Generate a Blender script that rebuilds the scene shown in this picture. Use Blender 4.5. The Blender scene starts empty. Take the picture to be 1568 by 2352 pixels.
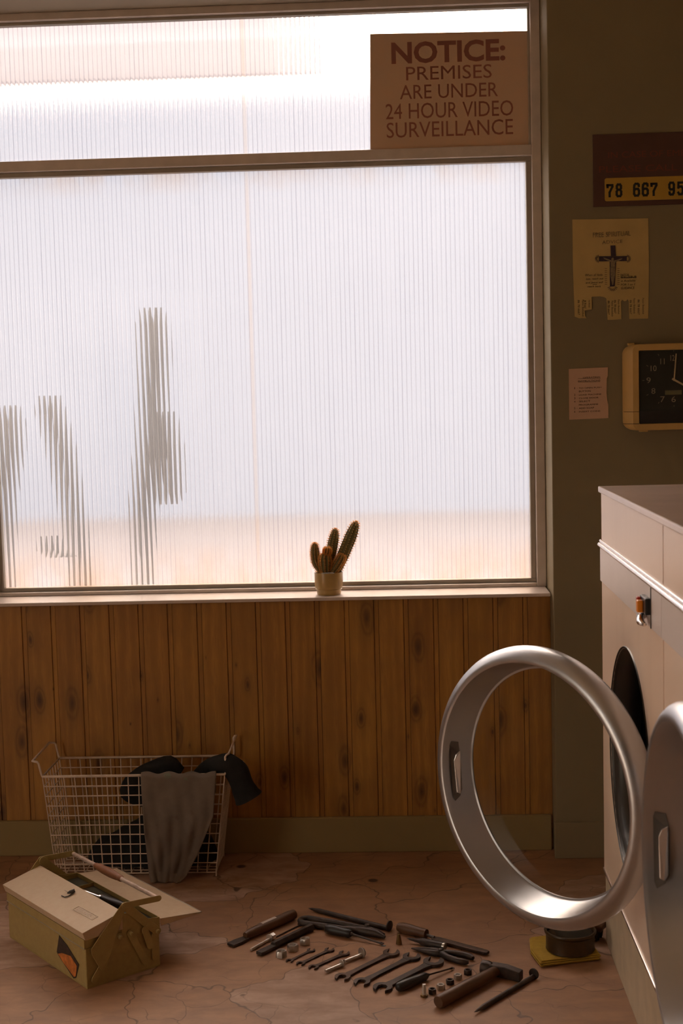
import bpy, bmesh, math, random
from mathutils import Vector, Matrix
random.seed(7)
C = bpy.context.scene.collection
PI = math.pi

# ------------------------------------------------------------------ camera, world, exposure
CAM = (0.0, 0.0, 1.48)
FPX = 3150.0
RR = ((0.9988643948, 0.0403005686, -0.0254122982),
      (-0.0217088312, -0.0898104527, -0.9957222551),
      (-0.0424104631, 0.9951431790, -0.0888335846))
cam = bpy.data.cameras.new('camera')
cam.sensor_fit = 'VERTICAL'; cam.sensor_height = 36.0; cam.lens = FPX / 2352 * 36
cam.clip_start = 0.05; cam.clip_end = 300
cam.dof.use_dof = True; cam.dof.focus_distance = 3.85; cam.dof.aperture_fstop = 5.6
co = bpy.data.objects.new('camera', cam); C.objects.link(co)
m = Matrix.Identity(4)
for r in range(3):
    m[r][0] = RR[0][r]; m[r][1] = -RR[1][r]; m[r][2] = -RR[2][r]; m[r][3] = CAM[r]
co.matrix_world = m
bpy.context.scene.camera = co
vs = bpy.context.scene.view_settings
vs.view_transform = 'Standard'; vs.look = 'None'; vs.gamma = 1.0; vs.use_curve_mapping = False
vs.exposure = 0.0
bpy.context.scene.cycles.max_bounces = 14
bpy.context.scene.cycles.transmission_bounces = 10
bpy.context.scene.cycles.diffuse_bounces = 5

SUN_DIR = Vector((0.10, 0.955, 0.28)).normalized()
w = bpy.data.worlds.new('sky'); bpy.context.scene.world = w; w.use_nodes = True
nt = w.node_tree; nt.nodes.clear()
def wn(t, **k):
    n = nt.nodes.new(t)
    for a, b in k.items(): setattr(n, a, b)
    return n
tc = wn('ShaderNodeTexCoord')
dt = wn('ShaderNodeVectorMath', operation='DOT_PRODUCT'); nt.links.new(tc.outputs['Generated'], dt.inputs[0]); dt.inputs[1].default_value = SUN_DIR
glow = wn('ShaderNodeMapRange', interpolation_type='SMOOTHERSTEP'); nt.links.new(dt.outputs['Value'], glow.inputs['Value'])
glow.inputs['From Min'].default_value = 0.72; glow.inputs['From Max'].default_value = 1.0
sep = wn('ShaderNodeSeparateXYZ'); nt.links.new(tc.outputs['Generated'], sep.inputs[0])
up = wn('ShaderNodeMapRange', interpolation_type='SMOOTHSTEP'); nt.links.new(sep.outputs['Z'], up.inputs['Value'])
up.inputs['From Min'].default_value = 0.12; up.inputs['From Max'].default_value = 0.75
base = wn('ShaderNodeMix', data_type='RGBA'); nt.links.new(up.outputs[0], base.inputs[0])
base.inputs[6].default_value = (3.2, 2.75, 2.25, 1); base.inputs[7].default_value = (8.4, 7.0, 5.7, 1)
gl = wn('ShaderNodeMix', data_type='RGBA'); nt.links.new(glow.outputs[0], gl.inputs[0])
gl.inputs[6].default_value = (0, 0, 0, 1); gl.inputs[7].default_value = (9.0, 6.4, 4.2, 1)
ad = wn('ShaderNodeMix', data_type='RGBA', blend_type='ADD'); ad.inputs[0].default_value = 1
nt.links.new(base.outputs[2], ad.inputs[6]); nt.links.new(gl.outputs[2], ad.inputs[7])
bg = wn('ShaderNodeBackground'); bg.inputs['Strength'].default_value = 1.0
nt.links.new(ad.outputs[2], bg.inputs['Color'])
wo = wn('ShaderNodeOutputWorld'); nt.links.new(bg.outputs[0], wo.inputs[0])

pl_ = bpy.data.lights.new('doorway_daylight', 'AREA'); pl_.shape = 'RECTANGLE'; pl_.size = 2.15; pl_.size_y = 1.35; pl_.cycles.is_portal = True  # sky portal for the unseen doorway, added to brighten the room
po = bpy.data.objects.new('doorway_daylight', pl_); C.objects.link(po); po.location = (-3.42, 0.875, 1.075); po.rotation_euler = (0, -PI / 2, 0)

def ray(px, py):
    c = ((px - 784) / FPX, (py - 1176) / FPX, 1.0)
    return Vector([sum(RR[k][i] * c[k] for k in range(3)) for i in range(3)])
def at(px, py, Z=None, Y=None):
    """the point of the photo that lies at height Z (or on the wall plane y = Y)"""
    d = ray(px, py)
    t = (Z - CAM[2]) / d.z if Z is not None else (Y - CAM[1]) / d.y
    return Vector(CAM) + t * d

# ------------------------------------------------------------------ materials
class NM:
    def __init__(s, name):
        s.m = bpy.data.materials.new(name); s.m.use_nodes = True
        s.t = s.m.node_tree; s.t.nodes.clear()
        s.out = s.t.nodes.new('ShaderNodeOutputMaterial')
    def n(s, typ, ins=None, **props):
        n = s.t.nodes.new(typ)
        for k, v in props.items(): setattr(n, k, v)
        for k, v in (ins or {}).items(): s.put(n.inputs[k], v)
        return n
    def put(s, sock, v):
        if isinstance(v, bpy.types.NodeSocket): s.t.links.new(v, sock)
        elif isinstance(v, bpy.types.Node): s.t.links.new(v.outputs[0], sock)
        else: sock.default_value = v
    def mix(s, f, a, b, blend='MIX'):
        n = s.n('ShaderNodeMix', data_type='RGBA', blend_type=blend)
        s.put(n.inputs[0], f); s.put(n.inputs[6], a); s.put(n.inputs[7], b)
        return n.outputs[2]
    def math(s, op, a, b=0.0, c=0.0):
        n = s.n('ShaderNodeMath', operation=op); s.put(n.inputs[0], a); s.put(n.inputs[1], b); s.put(n.inputs[2], c)
        return n.outputs[0]
    def ramp(s, f, stops):
        n = s.n('ShaderNodeValToRGB'); s.put(n.inputs[0], f)
        e = n.color_ramp.elements
        while len(e) < len(stops): e.new(0.5)
        for i, (p, c) in enumerate(stops):
            e[i].position = p; e[i].color = c if len(c) == 4 else (*c, 1)
        return n.outputs[0]
    def coord(s, scale=(1, 1, 1), which='Object', loc=(0, 0, 0)):
        t = s.n('ShaderNodeTexCoord')
        mp = s.n('ShaderNodeMapping'); s.t.links.new(t.outputs[which], mp.inputs[0])
        mp.inputs['Scale'].default_value = scale; mp.inputs['Location'].default_value = loc
        return mp.outputs[0]
    def noise(s, vec, scale=5, detail=4, rough=0.55, dist=0.0):
        n = s.n('ShaderNodeTexNoise', {'Scale': scale, 'Detail': detail, 'Roughness': rough, 'Distortion': dist})
        s.put(n.inputs['Vector'], vec); return n.outputs[0]
    def bsdf(s, color, rough=0.5, metal=0.0, bump=None, bstr=0.2, bdist=0.002, **k):
        b = s.n('ShaderNodeBsdfPrincipled')
        s.put(b.inputs['Base Color'], color if not isinstance(color, tuple) else (*color[:3], 1))
        s.put(b.inputs['Roughness'], rough); s.put(b.inputs['Metallic'], metal)
        for kk, v in k.items(): s.put(b.inputs[kk.replace('_', ' ')], v)
        if bump is not None:
            bn = s.n('ShaderNodeBump', {'Strength': bstr, 'Distance': bdist}); s.put(bn.inputs['Height'], bump)
            s.t.links.new(bn.outputs[0], b.inputs['Normal'])
        s.t.links.new(b.outputs[0], s.out.inputs[0]); return b

def c4(c): return (c[0], c[1], c[2], 1)
def simple(name, col, rough=0.5, metal=0.0, var=0.12, scale=18, bump=0.1, **k):
    """one colour with worn mottling"""
    M = NM(name); v = M.coord()
    nz = M.noise(v, scale, 5)
    c = M.mix(M.ramp(nz, [(0.3, (0, 0, 0)), (0.7, (1, 1, 1))]), c4([x * (1 - var) for x in col]), c4([min(1, x * (1 + var)) for x in col]))
    M.bsdf(c, rough, metal, bump=M.noise(v, scale * 4, 3), bstr=bump, bdist=0.001, **k)
    return M.m

def wood_panel_mat():
    M = NM('pine_panelling')
    t = M.n('ShaderNodeTexCoord'); sp = M.n('ShaderNodeSeparateXYZ'); M.t.links.new(t.outputs['Object'], sp.inputs[0])
    idx = M.math('FLOOR', M.math('DIVIDE', M.math('SUBTRACT', sp.outputs[0], 0.3968 - 0.094 * 60), 0.094))
    wn_ = M.n('ShaderNodeTexWhiteNoise', noise_dimensions='1D'); M.put(wn_.inputs['W'], idx)
    comb = M.n('ShaderNodeCombineXYZ')
    M.put(comb.inputs[0], sp.outputs[0]); M.put(comb.inputs[1], M.math('MULTIPLY', idx, 7.31)); M.put(comb.inputs[2], sp.outputs[2])
    mp = M.n('ShaderNodeMapping'); M.t.links.new(comb.outputs[0], mp.inputs[0]); mp.inputs['Scale'].default_value = (1, 1, 0.09)
    warp = M.noise(comb.outputs[0], 9, 3)
    grain = M.n('ShaderNodeTexWave', {'Scale': 9.0, 'Distortion': 7.0, 'Detail': 3.0, 'Detail Scale': 1.6}, wave_type='BANDS', bands_direction='X')
    M.t.links.new(mp.outputs[0], grain.inputs['Vector'])
    fine = M.noise(mp.outputs[0], 170, 4, 0.7)
    c2 = M.n('ShaderNodeCombineXYZ')
    M.put(c2.inputs[0], M.math('ADD', M.math('MULTIPLY', sp.outputs[0], 13.0), M.math('MULTIPLY', idx, 5.37))); M.put(c2.inputs[1], M.math('ADD', M.math('MULTIPLY', sp.outputs[2], 5.5), M.math('MULTIPLY', idx, 2.71)))
    vo = M.n('ShaderNodeTexVoronoi', {'Scale': 0.62, 'Randomness': 1.0}, voronoi_dimensions='2D', feature='F1'); M.t.links.new(c2.outputs[0], vo.inputs['Vector'])
    kc = M.n('ShaderNodeSeparateColor'); M.put(kc.inputs[0], vo.outputs['Color'])
    kn = M.math('DIVIDE', M.math('ADD', vo.outputs['Distance'], M.math('MULTIPLY', M.math('SUBTRACT', warp, 0.5), 0.16)), M.math('ADD', M.math('MULTIPLY', M.math('POWER', kc.outputs[0], 1.6), 1.5), 0.12))
    knot = M.ramp(kn, [(0.0, (1, 1, 1)), (0.06, (0.62, 0.62, 0.62)), (0.085, (0.3, 0.3, 0.3)), (0.115, (0.5, 0.5, 0.5)), (0.15, (0.16, 0.16, 0.16)), (0.30, (0, 0, 0))])
    c = M.mix(grain.outputs[0], (0.50, 0.245, 0.046, 1), (0.37, 0.165, 0.029, 1))
    c = M.mix(M.ramp(fine, [(0.35, (0, 0, 0)), (0.75, (1, 1, 1))]), c, (0.32, 0.14, 0.034, 1))
    c = M.mix(M.math('MULTIPLY', wn_.outputs[0], 0.45), c, (0.50, 0.26, 0.045, 1))
    blot = M.noise(M.coord((4, 4, 1.6)), 2.2, 4, 0.6)
    c = M.mix(M.ramp(blot, [(0.42, (0, 0, 0)), (0.72, (0.6, 0.6, 0.6))]), c, (0.25, 0.105, 0.028, 1))
    c = M.mix(knot, c, (0.10, 0.042, 0.014, 1))
    M.bsdf(c, M.mix(fine, (0.42, 0.42, 0.42, 1), (0.6, 0.6, 0.6, 1)), bump=fine, bstr=0.12, bdist=0.001)
    return M.m

def floor_mat():
    M = NM('crazy_paving_stone'); v = M.coord()
    def warped(sc, amt, seed=0.0):
        a = M.n('ShaderNodeTexNoise', {'Scale': sc, 'Detail': 2.5, 'Roughness': 0.5}); M.put(a.inputs['Vector'], M.coord((1, 1, 1), loc=(seed, seed, 0)))
        s1 = M.n('ShaderNodeVectorMath', operation='SUBTRACT'); M.put(s1.inputs[0], a.outputs['Color']); s1.inputs[1].default_value = (0.5, 0.5, 0.5)
        s2 = M.n('ShaderNodeVectorMath', operation='SCALE'); M.put(s2.inputs[0], s1.outputs[0]); s2.inputs['Scale'].default_value = amt
        s3 = M.n('ShaderNodeVectorMath', operation='ADD'); M.put(s3.inputs[0], v); M.put(s3.inputs[1], s2.outputs[0]); return s3.outputs[0]
    w1 = warped(6.5, 0.26)
    cell = M.n('ShaderNodeTexVoronoi', {'Scale': 3.0}, voronoi_dimensions='2D', feature='F1'); M.put(cell.inputs['Vector'], w1)
    edge = M.n('ShaderNodeTexVoronoi', {'Scale': 3.0}, voronoi_dimensions='2D', feature='DISTANCE_TO_EDGE'); M.put(edge.inputs['Vector'], w1)
    w2 = warped(9, 0.12, 4.0)
    e2 = M.n('ShaderNodeTexVoronoi', {'Scale': 7.5}, voronoi_dimensions='2D', feature='DISTANCE_TO_EDGE'); M.put(e2.inputs['Vector'], w2)
    sc = M.n('ShaderNodeSeparateColor'); M.put(sc.inputs[0], cell.outputs['Color'])
    broad = M.noise(v, 2.2, 3); mid = M.noise(M.coord((1, 2.4, 1)), 9, 6, 0.62, 0.4); fine = M.noise(v, 70, 4, 0.7)
    c = M.mix(sc.outputs[0], (0.44, 0.235, 0.115, 1), (0.51, 0.285, 0.155, 1))
    c = M.mix(M.ramp(sc.outputs[1], [(0.66, (0, 0, 0)), (0.69, (0.8, 0.8, 0.8))]), c, (0.62, 0.43, 0.32, 1))
    c = M.mix(M.ramp(mid, [(0.35, (0.75, 0.75, 0.75)), (0.68, (0, 0, 0))]), c, (0.27, 0.135, 0.070, 1))
    c = M.mix(M.math('MULTIPLY', fine, 0.35), c, (0.23, 0.125, 0.075, 1))
    c = M.mix(M.ramp(broad, [(0.45, (0, 0, 0)), (0.75, (0.45, 0.45, 0.45))]), c, (0.25, 0.13, 0.075, 1))
    wob = M.noise(v, 16, 3)
    crack = M.ramp(M.math('DIVIDE', edge.outputs[0], M.math('ADD', M.math('MULTIPLY', wob, 1.7), 0.12)), [(0.003, (0.66, 0.66, 0.66)), (0.010, (0, 0, 0))])
    gate = M.ramp(M.noise(v, 3.1, 3), [(0.48, (0, 0, 0)), (0.60, (0.8, 0.8, 0.8))])
    hair = M.ramp(e2.outputs[0], [(0.002, (0.7, 0.7, 0.7)), (0.016, (0, 0, 0))])
    lines = M.mix(1.0, crack, M.mix(1.0, hair, gate, 'MULTIPLY'), 'LIGHTEN')
    c = M.mix(lines, c, (0.055, 0.028, 0.016, 1))
    # two flat dark stains near the skirting
    for (sx, sy) in ((-0.52, 4.165), (-0.105, 4.03)):
        d = M.n('ShaderNodeVectorMath', operation='DISTANCE'); M.put(d.inputs[0], v); d.inputs[1].default_value = (sx, sy, 0)
        c = M.mix(M.ramp(d.outputs['Value'], [(0.0125, (0.9, 0.9, 0.9)), (0.017, (0, 0, 0))]), c, (0.05, 0.028, 0.02, 1))
    M.bsdf(c, M.mix(mid, (0.42, 0.42, 0.42, 1), (0.58, 0.58, 0.58, 1)), bump=M.mix(lines, mid, (0, 0, 0, 1)), bstr=0.25, bdist=0.002)
    return M.m

def reeded_mat():
    """dusty ribbed glass: clear refraction under a thin scattering film, rust-brown dirt along the putty lines"""
    M = NM('reeded_glass'); v = M.coord()
    t = M.n('ShaderNodeTexCoord'); sp = M.n('ShaderNodeSeparateXYZ'); M.t.links.new(t.outputs['Object'], sp.inputs[0])
    low = M.ramp(sp.outputs[2], [(0.855, (0.42, 0.42, 0.42)), (1.0, (0, 0, 0))])
    blot = M.ramp(M.noise(M.coord((2.2, 1, 1.2)), 2.3, 5, 0.65), [(0.42, (0, 0, 0)), (0.75, (1, 1, 1))])
    edge_r = M.ramp(M.math('MULTIPLY', sp.outputs[0], -1.0), [(0.0, (0, 0, 0)), (1.0, (0, 0, 0))])
    topd = M.ramp(M.math('ADD', M.math('SUBTRACT', 2.19, sp.outputs[2]), M.math('MULTIPLY', M.math('GREATER_THAN', sp.outputs[2], 2.2), 2.0)), [(0.0, (0.35, 0.35, 0.35)), (0.08, (0, 0, 0))])
    dirt = M.mix(1.0, M.mix(1.0, low, topd, 'LIGHTEN'), blot, 'MULTIPLY')
    spots = M.ramp(M.noise(M.coord((1, 1, 0.3)), 60, 2), [(0.70, (0, 0, 0)), (0.78, (0.35, 0.35, 0.35))])
    dirt = M.mix(1.0, dirt, M.mix(1.0, spots, low, 'MULTIPLY'), 'LIGHTEN')
    seam = M.ramp(M.math('ABSOLUTE', M.math('ADD', sp.outputs[0], 0.4655)), [(0.003, (0.13, 0.13, 0.13)), (0.0085, (0, 0, 0))])
    dirt = M.mix(1.0, dirt, seam, 'LIGHTEN')
    fx = M.math('FRACT', M.math('DIVIDE', M.math('ADD', sp.outputs[0], 1.315), 0.0148))
    groove = M.ramp(M.math('ABSOLUTE', M.math('SUBTRACT', fx, 0.5)), [(0.36, (0, 0, 0)), (0.49, (1, 1, 1))])
    uneven = M.ramp(M.noise(M.coord((40, 1, 1.5)), 1.0, 3), [(0.3, (0.25, 0.25, 0.25)), (0.7, (1, 1, 1))])
    clean = M.mix(M.mix(1.0, groove, uneven, 'MULTIPLY'), (0.95, 0.96, 1.0, 1), (0.66, 0.68, 0.76, 1))
    tint = M.mix(dirt, clean, (0.80, 0.52, 0.28, 1))
    g = M.n('ShaderNodeBsdfGlass', {'Color': tint, 'Roughness': 0.075, 'IOR': 1.45})
    tr = M.n('ShaderNodeBsdfTranslucent', {'Color': M.mix(dirt, (0.80, 0.81, 0.87, 1), (0.80, 0.48, 0.24, 1))})
    mx = M.n('ShaderNodeMixShader'); M.put(mx.inputs[0], M.math('ADD', 0.10, M.math('MULTIPLY', dirt, 0.15)))
    M.t.links.new(g.outputs[0], mx.inputs[1]); M.t.links.new(tr.outputs[0], mx.inputs[2])
    M.t.links.new(mx.outputs[0], M.out.inputs[0]); return M.m

def clear_glass_mat():
    M = NM('door_glass'); v = M.coord()
    smear = M.ramp(M.noise(M.coord((1, 1, 0.5)), 9, 5, 0.7), [(0.48, (0.0, 0.0, 0.0)), (0.8, (0.05, 0.05, 0.05))])
    fr = M.n('ShaderNodeMapRange', {'From Min': 0.55, 'From Max': 1.0, 'To Min': 0.02, 'To Max': 0.5}); M.put(fr.inputs['Value'], M.n('ShaderNodeLayerWeight', {'Blend': 0.5}).outputs['Facing'])
    tr = M.n('ShaderNodeBsdfTransparent', {'Color': (0.93, 0.93, 0.90, 1)})
    gl_ = M.n('ShaderNodeBsdfGlossy', {'Color': (1, 1, 1, 1), 'Roughness': 0.04})
    di = M.n('ShaderNodeBsdfDiffuse', {'Color': (0.6, 0.55, 0.45, 1)})
    m1 = M.n('ShaderNodeMixShader'); M.put(m1.inputs[0], fr.outputs[0]); M.t.links.new(tr.outputs[0], m1.inputs[1]); M.t.links.new(gl_.outputs[0], m1.inputs[2])
    m2 = M.n('ShaderNodeMixShader'); M.put(m2.inputs[0], smear); M.t.links.new(m1.outputs[0], m2.inputs[1]); M.t.links.new(di.outputs[0], m2.inputs[2])
    M.t.links.new(m2.outputs[0], M.out.inputs[0]); return M.m

def translucent_mat(name, col, tcol, f=0.5, rough=0.6):
    M = NM(name)
    d = M.n('ShaderNodeBsdfDiffuse', {'Color': c4(col)}); t = M.n('ShaderNodeBsdfTranslucent', {'Color': c4(tcol)})
    mx = M.n('ShaderNodeMixShader', {0: f}); M.t.links.new(d.outputs[0], mx.inputs[1]); M.t.links.new(t.outputs[0], mx.inputs[2])
    M.t.links.new(mx.outputs[0], M.out.inputs[0]); return M.m

def enamel_mat():
    M = NM('cream_enamel'); v = M.coord()
    st = M.ramp(M.noise(M.coord((1, 5, 0.9)), 1.4, 4, 0.6), [(0.5, (0, 0, 0)), (0.85, (0.3, 0.3, 0.3))])
    c = M.mix(st, (0.87, 0.69, 0.55, 1), (0.60, 0.42, 0.30, 1))
    sc = M.ramp(M.noise(M.coord((1, 60, 4)), 3.0, 2, 0.5), [(0.73, (0, 0, 0)), (0.76, (0.5, 0.5, 0.5))])
    c = M.mix(sc, c, (0.45, 0.32, 0.24, 1))
    M.bsdf(c, 0.34, bump=M.noise(v, 25, 3), bstr=0.04, bdist=0.002); return M.m

def brushed_mat(name, col, rough=0.35, stretch=(1, 2, 60), metal=0.9):
    M = NM(name)
    n1 = M.noise(M.coord(stretch), 8, 4, 0.6); n2 = M.noise(M.coord(), 7, 4)
    c = M.mix(n2, c4([x * 0.88 for x in col]), c4(col))
    M.bsdf(c, M.mix(n1, (rough * 0.8,) * 3 + (1,), (rough * 1.2,) * 3 + (1,)), metal, bump=n1, bstr=0.03, bdist=0.0005); return M.m

def rust_mat(name, col, rust, amt=0.5, rough=0.55, metal=0.75):
    M = NM(name); v = M.coord()
    f = M.ramp(M.noise(v, 55, 6, 0.65), [(0.35, (0, 0, 0)), (0.7, (amt, amt, amt))])
    c = M.mix(f, c4(col), c4(rust))
    mt = M.math('MULTIPLY', M.math('SUBTRACT', 1.0, f), metal)
    M.bsdf(c, rough, mt, bump=M.noise(v, 220, 4), bstr=0.35, bdist=0.0006); return M.m

def handle_wood_mat(name, a, b):
    M = NM(name)
    g = M.noise(M.coord((6, 60, 60)), 4, 5, 0.65)
    M.bsdf(M.mix(g, c4(a), c4(b)), 0.5, bump=g, bstr=0.2, bdist=0.0006); return M.m

def rag_mat():
    M = NM('stained_grey_cotton'); v = M.coord()
    c = M.mix(M.noise(v, 14, 5, 0.65), (0.12, 0.092, 0.07, 1), (0.25, 0.195, 0.15, 1))
    c = M.mix(M.ramp(M.noise(M.coord((1, 1, 1), loc=(3, 1, 2)), 11, 4), [(0.62, (0, 0, 0)), (0.72, (0.8, 0.8, 0.8))]), c, (0.16, 0.22, 0.15, 1))
    c = M.mix(M.ramp(M.noise(M.coord((1, 1, 1), loc=(7, 5, 2)), 9, 4), [(0.60, (0, 0, 0)), (0.74, (0.8, 0.8, 0.8))]), c, (0.10, 0.055, 0.035, 1))
    M.bsdf(c, 0.9, bump=M.noise(v, 260, 2), bstr=0.4, bdist=0.001); return M.m

def wall_mat(name, a, b):
    M = NM(name); v = M.coord()
    c = M.mix(M.ramp(M.noise(v, 1.6, 5, 0.6), [(0.35, (0, 0, 0)), (0.7, (1, 1, 1))]), c4(a), c4(b))
    M.bsdf(c, 0.7, bump=M.noise(v, 60, 4), bstr=0.12, bdist=0.002); return M.m

MT = dict(
    wood=wood_panel_mat(), floor=floor_mat(), reed=reeded_mat(), glass=clear_glass_mat(), enamel=enamel_mat(), rag=rag_mat(),
    wall=wall_mat('khaki_wall_paint', (0.23, 0.18, 0.098), (0.28, 0.222, 0.123)),
    cream=wall_mat('tan_wall_paint', (0.30, 0.25, 0.18), (0.34, 0.28, 0.20)),
    ceil=wall_mat('ceiling_paint', (0.66, 0.55, 0.38), (0.70, 0.58, 0.40)),
    skirt=wall_mat('skirting_paint', (0.27, 0.195, 0.075), (0.33, 0.235, 0.095)),
    sill=simple('sill_paint', (0.62, 0.53, 0.47), 0.38, var=0.06),
    frame=simple('aluminium_frame', (0.66, 0.58, 0.52), 0.42, 0.2, var=0.08),
    bead=simple('frame_bead', (0.36, 0.32, 0.26), 0.45, 0.2, var=0.08),
    top=simple('worktop_laminate', (0.82, 0.67, 0.60), 0.3, var=0.10, scale=5),
    strip=brushed_mat('brushed_strip', (0.82, 0.74, 0.70), 0.42, (1, 2, 40), 0.25),
    trim=simple('polished_trim', (0.86, 0.80, 0.78), 0.25, 0.8, var=0.04),
    ring=brushed_mat('silver_door_ring', (0.545, 0.55, 0.575), 0.36, (6, 6, 6), 0.93),
    recess=simple('pull_recess_shade', (0.20, 0.18, 0.165), 0.5, 0.4),
    rubber=simple('black_rubber', (0.022, 0.020, 0.018), 0.4, var=0.2),
    drum=simple('dark_drum_steel', (0.13, 0.12, 0.10), 0.35, 0.8),
    plinth=simple('plinth_paint', (0.52, 0.42, 0.29), 0.55, var=0.1),
    signboard=translucent_mat('sign_card', (0.66, 0.53, 0.39), (0.40, 0.235, 0.13), 0.30),
    signred=translucent_mat('sign_red_ink', (0.38, 0.175, 0.14), (0.24, 0.095, 0.065), 0.30),
    maroon=simple('maroon_board', (0.100, 0.048, 0.034), 0.55, var=0.08),
    maroontext=simple('faded_red_print', (0.19, 0.050, 0.030), 0.55, var=0.05),
    yellow=simple('yellow_plate', (0.50, 0.30, 0.045), 0.5, var=0.06),
    ink=simple('black_ink', (0.018, 0.02, 0.016), 0.7, var=0.1),
    inkb=simple('faded_pencil', (0.24, 0.18, 0.085), 0.8, var=0.15),
    inkp=simple('violet_black_ink', (0.05, 0.032, 0.042), 0.8, var=0.25, scale=160),
    figure=simple('grey_ink_wash', (0.24, 0.18, 0.105), 0.8, var=0.3, scale=200),
    ochre=simple('ochre_paper', (0.56, 0.40, 0.155), 0.85, var=0.08, scale=12),
    pinkpaper=simple('pink_paper', (0.62, 0.40, 0.27), 0.85, var=0.05, scale=12),
    clock=simple('mustard_plastic', (0.60, 0.38, 0.13), 0.42, var=0.06),
    dial=simple('black_dial', (0.030, 0.031, 0.026), 0.22, var=0.1),
    dialp=simple('dial_print', (0.30, 0.25, 0.16), 0.6, var=0.05),
    hand=simple('clock_hand_paint', (0.52, 0.42, 0.24), 0.5, var=0.05),
    lcd=simple('olive_lcd', (0.16, 0.15, 0.075), 0.35, var=0.05),
    pot=simple('mustard_glaze', (0.46, 0.30, 0.10), 0.28, var=0.08, scale=14),
    soil=simple('dry_soil', (0.06, 0.04, 0.025), 0.95, var=0.4, scale=120),
    cactus=simple('cactus_skin', (0.135, 0.12, 0.040), 0.6, var=0.2, scale=60),
    spine=translucent_mat('cactus_spines', (0.85, 0.58, 0.28), (1.0, 0.70, 0.32), 0.75),
    outcactus=simple('garden_cactus_skin', (0.062, 0.072, 0.080), 0.7, var=0.25, scale=12),
    wire=simple('cream_coated_wire', (0.66, 0.53, 0.42), 0.5, var=0.12, scale=40),
    black=simple('black_cloth', (0.012, 0.0115, 0.010), 0.95, var=0.3, scale=50),
    tbox=rust_mat('shaded_olive_enamel', (0.42, 0.315, 0.115), (0.33, 0.225, 0.08), 0.6, 0.5, 0.05),  # sides darkened in colour for the weak light on them; lid stays paler
    tboxl=rust_mat('worn_lid_enamel', (0.58, 0.44, 0.29), (0.52, 0.36, 0.22), 0.6, 0.45, 0.05),
    tboxin=simple('tray_inside', (0.05, 0.045, 0.02), 0.8, var=0.2),
    scrape=simple('scraped_edge', (0.62, 0.58, 0.50), 0.35, 0.7),
    handlebar=rust_mat('worn_white_rod', (0.62, 0.47, 0.38), (0.30, 0.20, 0.15), 0.8, 0.45, 0.1),
    grip=handle_wood_mat('varnished_wood', (0.16, 0.055, 0.022), (0.36, 0.15, 0.065)),
    stick1=simple('sticker_black', (0.045, 0.026, 0.018), 0.6, var=0.4, scale=90),
    stick2=simple('sticker_orange', (0.55, 0.17, 0.035), 0.6, var=0.35, scale=60),
    steel=rust_mat('dark_tool_steel', (0.055, 0.046, 0.042), (0.075, 0.042, 0.026), 0.7, 0.5, 0.7),
    brown=rust_mat('rusty_spanner_steel', (0.075, 0.052, 0.042), (0.10, 0.050, 0.028), 0.9, 0.5, 0.7),
    bright=rust_mat('bright_zinc', (0.62, 0.58, 0.54), (0.28, 0.22, 0.16), 0.5, 0.3, 0.95),
    woodh=handle_wood_mat('worn_handle_wood', (0.075, 0.033, 0.014), (0.16, 0.072, 0.028)),
    bplast=simple('black_handle', (0.022, 0.018, 0.015), 0.45, var=0.2),
    whitelabel=simple('white_paper_label', (0.62, 0.50, 0.42), 0.7, var=0.08),
    brass=rust_mat('tarnished_brass', (0.22, 0.13, 0.045), (0.12, 0.07, 0.03), 0.6, 0.4, 0.85),
    duster=simple('yellow_duster', (0.46, 0.29, 0.035), 0.95, var=0.12, scale=60),
    tin=rust_mat('brown_tin', (0.065, 0.034, 0.008), (0.035, 0.018, 0.006), 0.9, 0.4, 0.3),
    tinlid=simple('black_grease', (0.02, 0.021, 0.02), 0.16, var=0.2),
    bristle=simple('dark_bristle', (0.05, 0.032, 0.014), 0.9, var=0.3),
    red=simple('red_push_button', (0.50, 0.035, 0.02), 0.35, var=0.03),
    orange=simple('orange_push_button', (0.95, 0.30, 0.01), 0.35, var=0.03),
    bblack=simple('black_button_housing', (0.025, 0.026, 0.024), 0.35, var=0.05),
    chrome=simple('chrome', (0.88, 0.84, 0.82), 0.15, 0.95, var=0.02),
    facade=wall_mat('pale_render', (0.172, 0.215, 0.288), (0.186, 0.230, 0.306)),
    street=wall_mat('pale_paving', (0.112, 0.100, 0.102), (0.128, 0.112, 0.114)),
    paving=wall_mat('bounce_paving', (0.60, 0.51, 0.42), (0.66, 0.56, 0.46)),  # unseen ground kept pale to bounce daylight in through the added doorway
    awning=translucent_mat('awning_cloth', (0.66, 0.66, 0.70), (0.52, 0.52, 0.58), 0.5),
)

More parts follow.
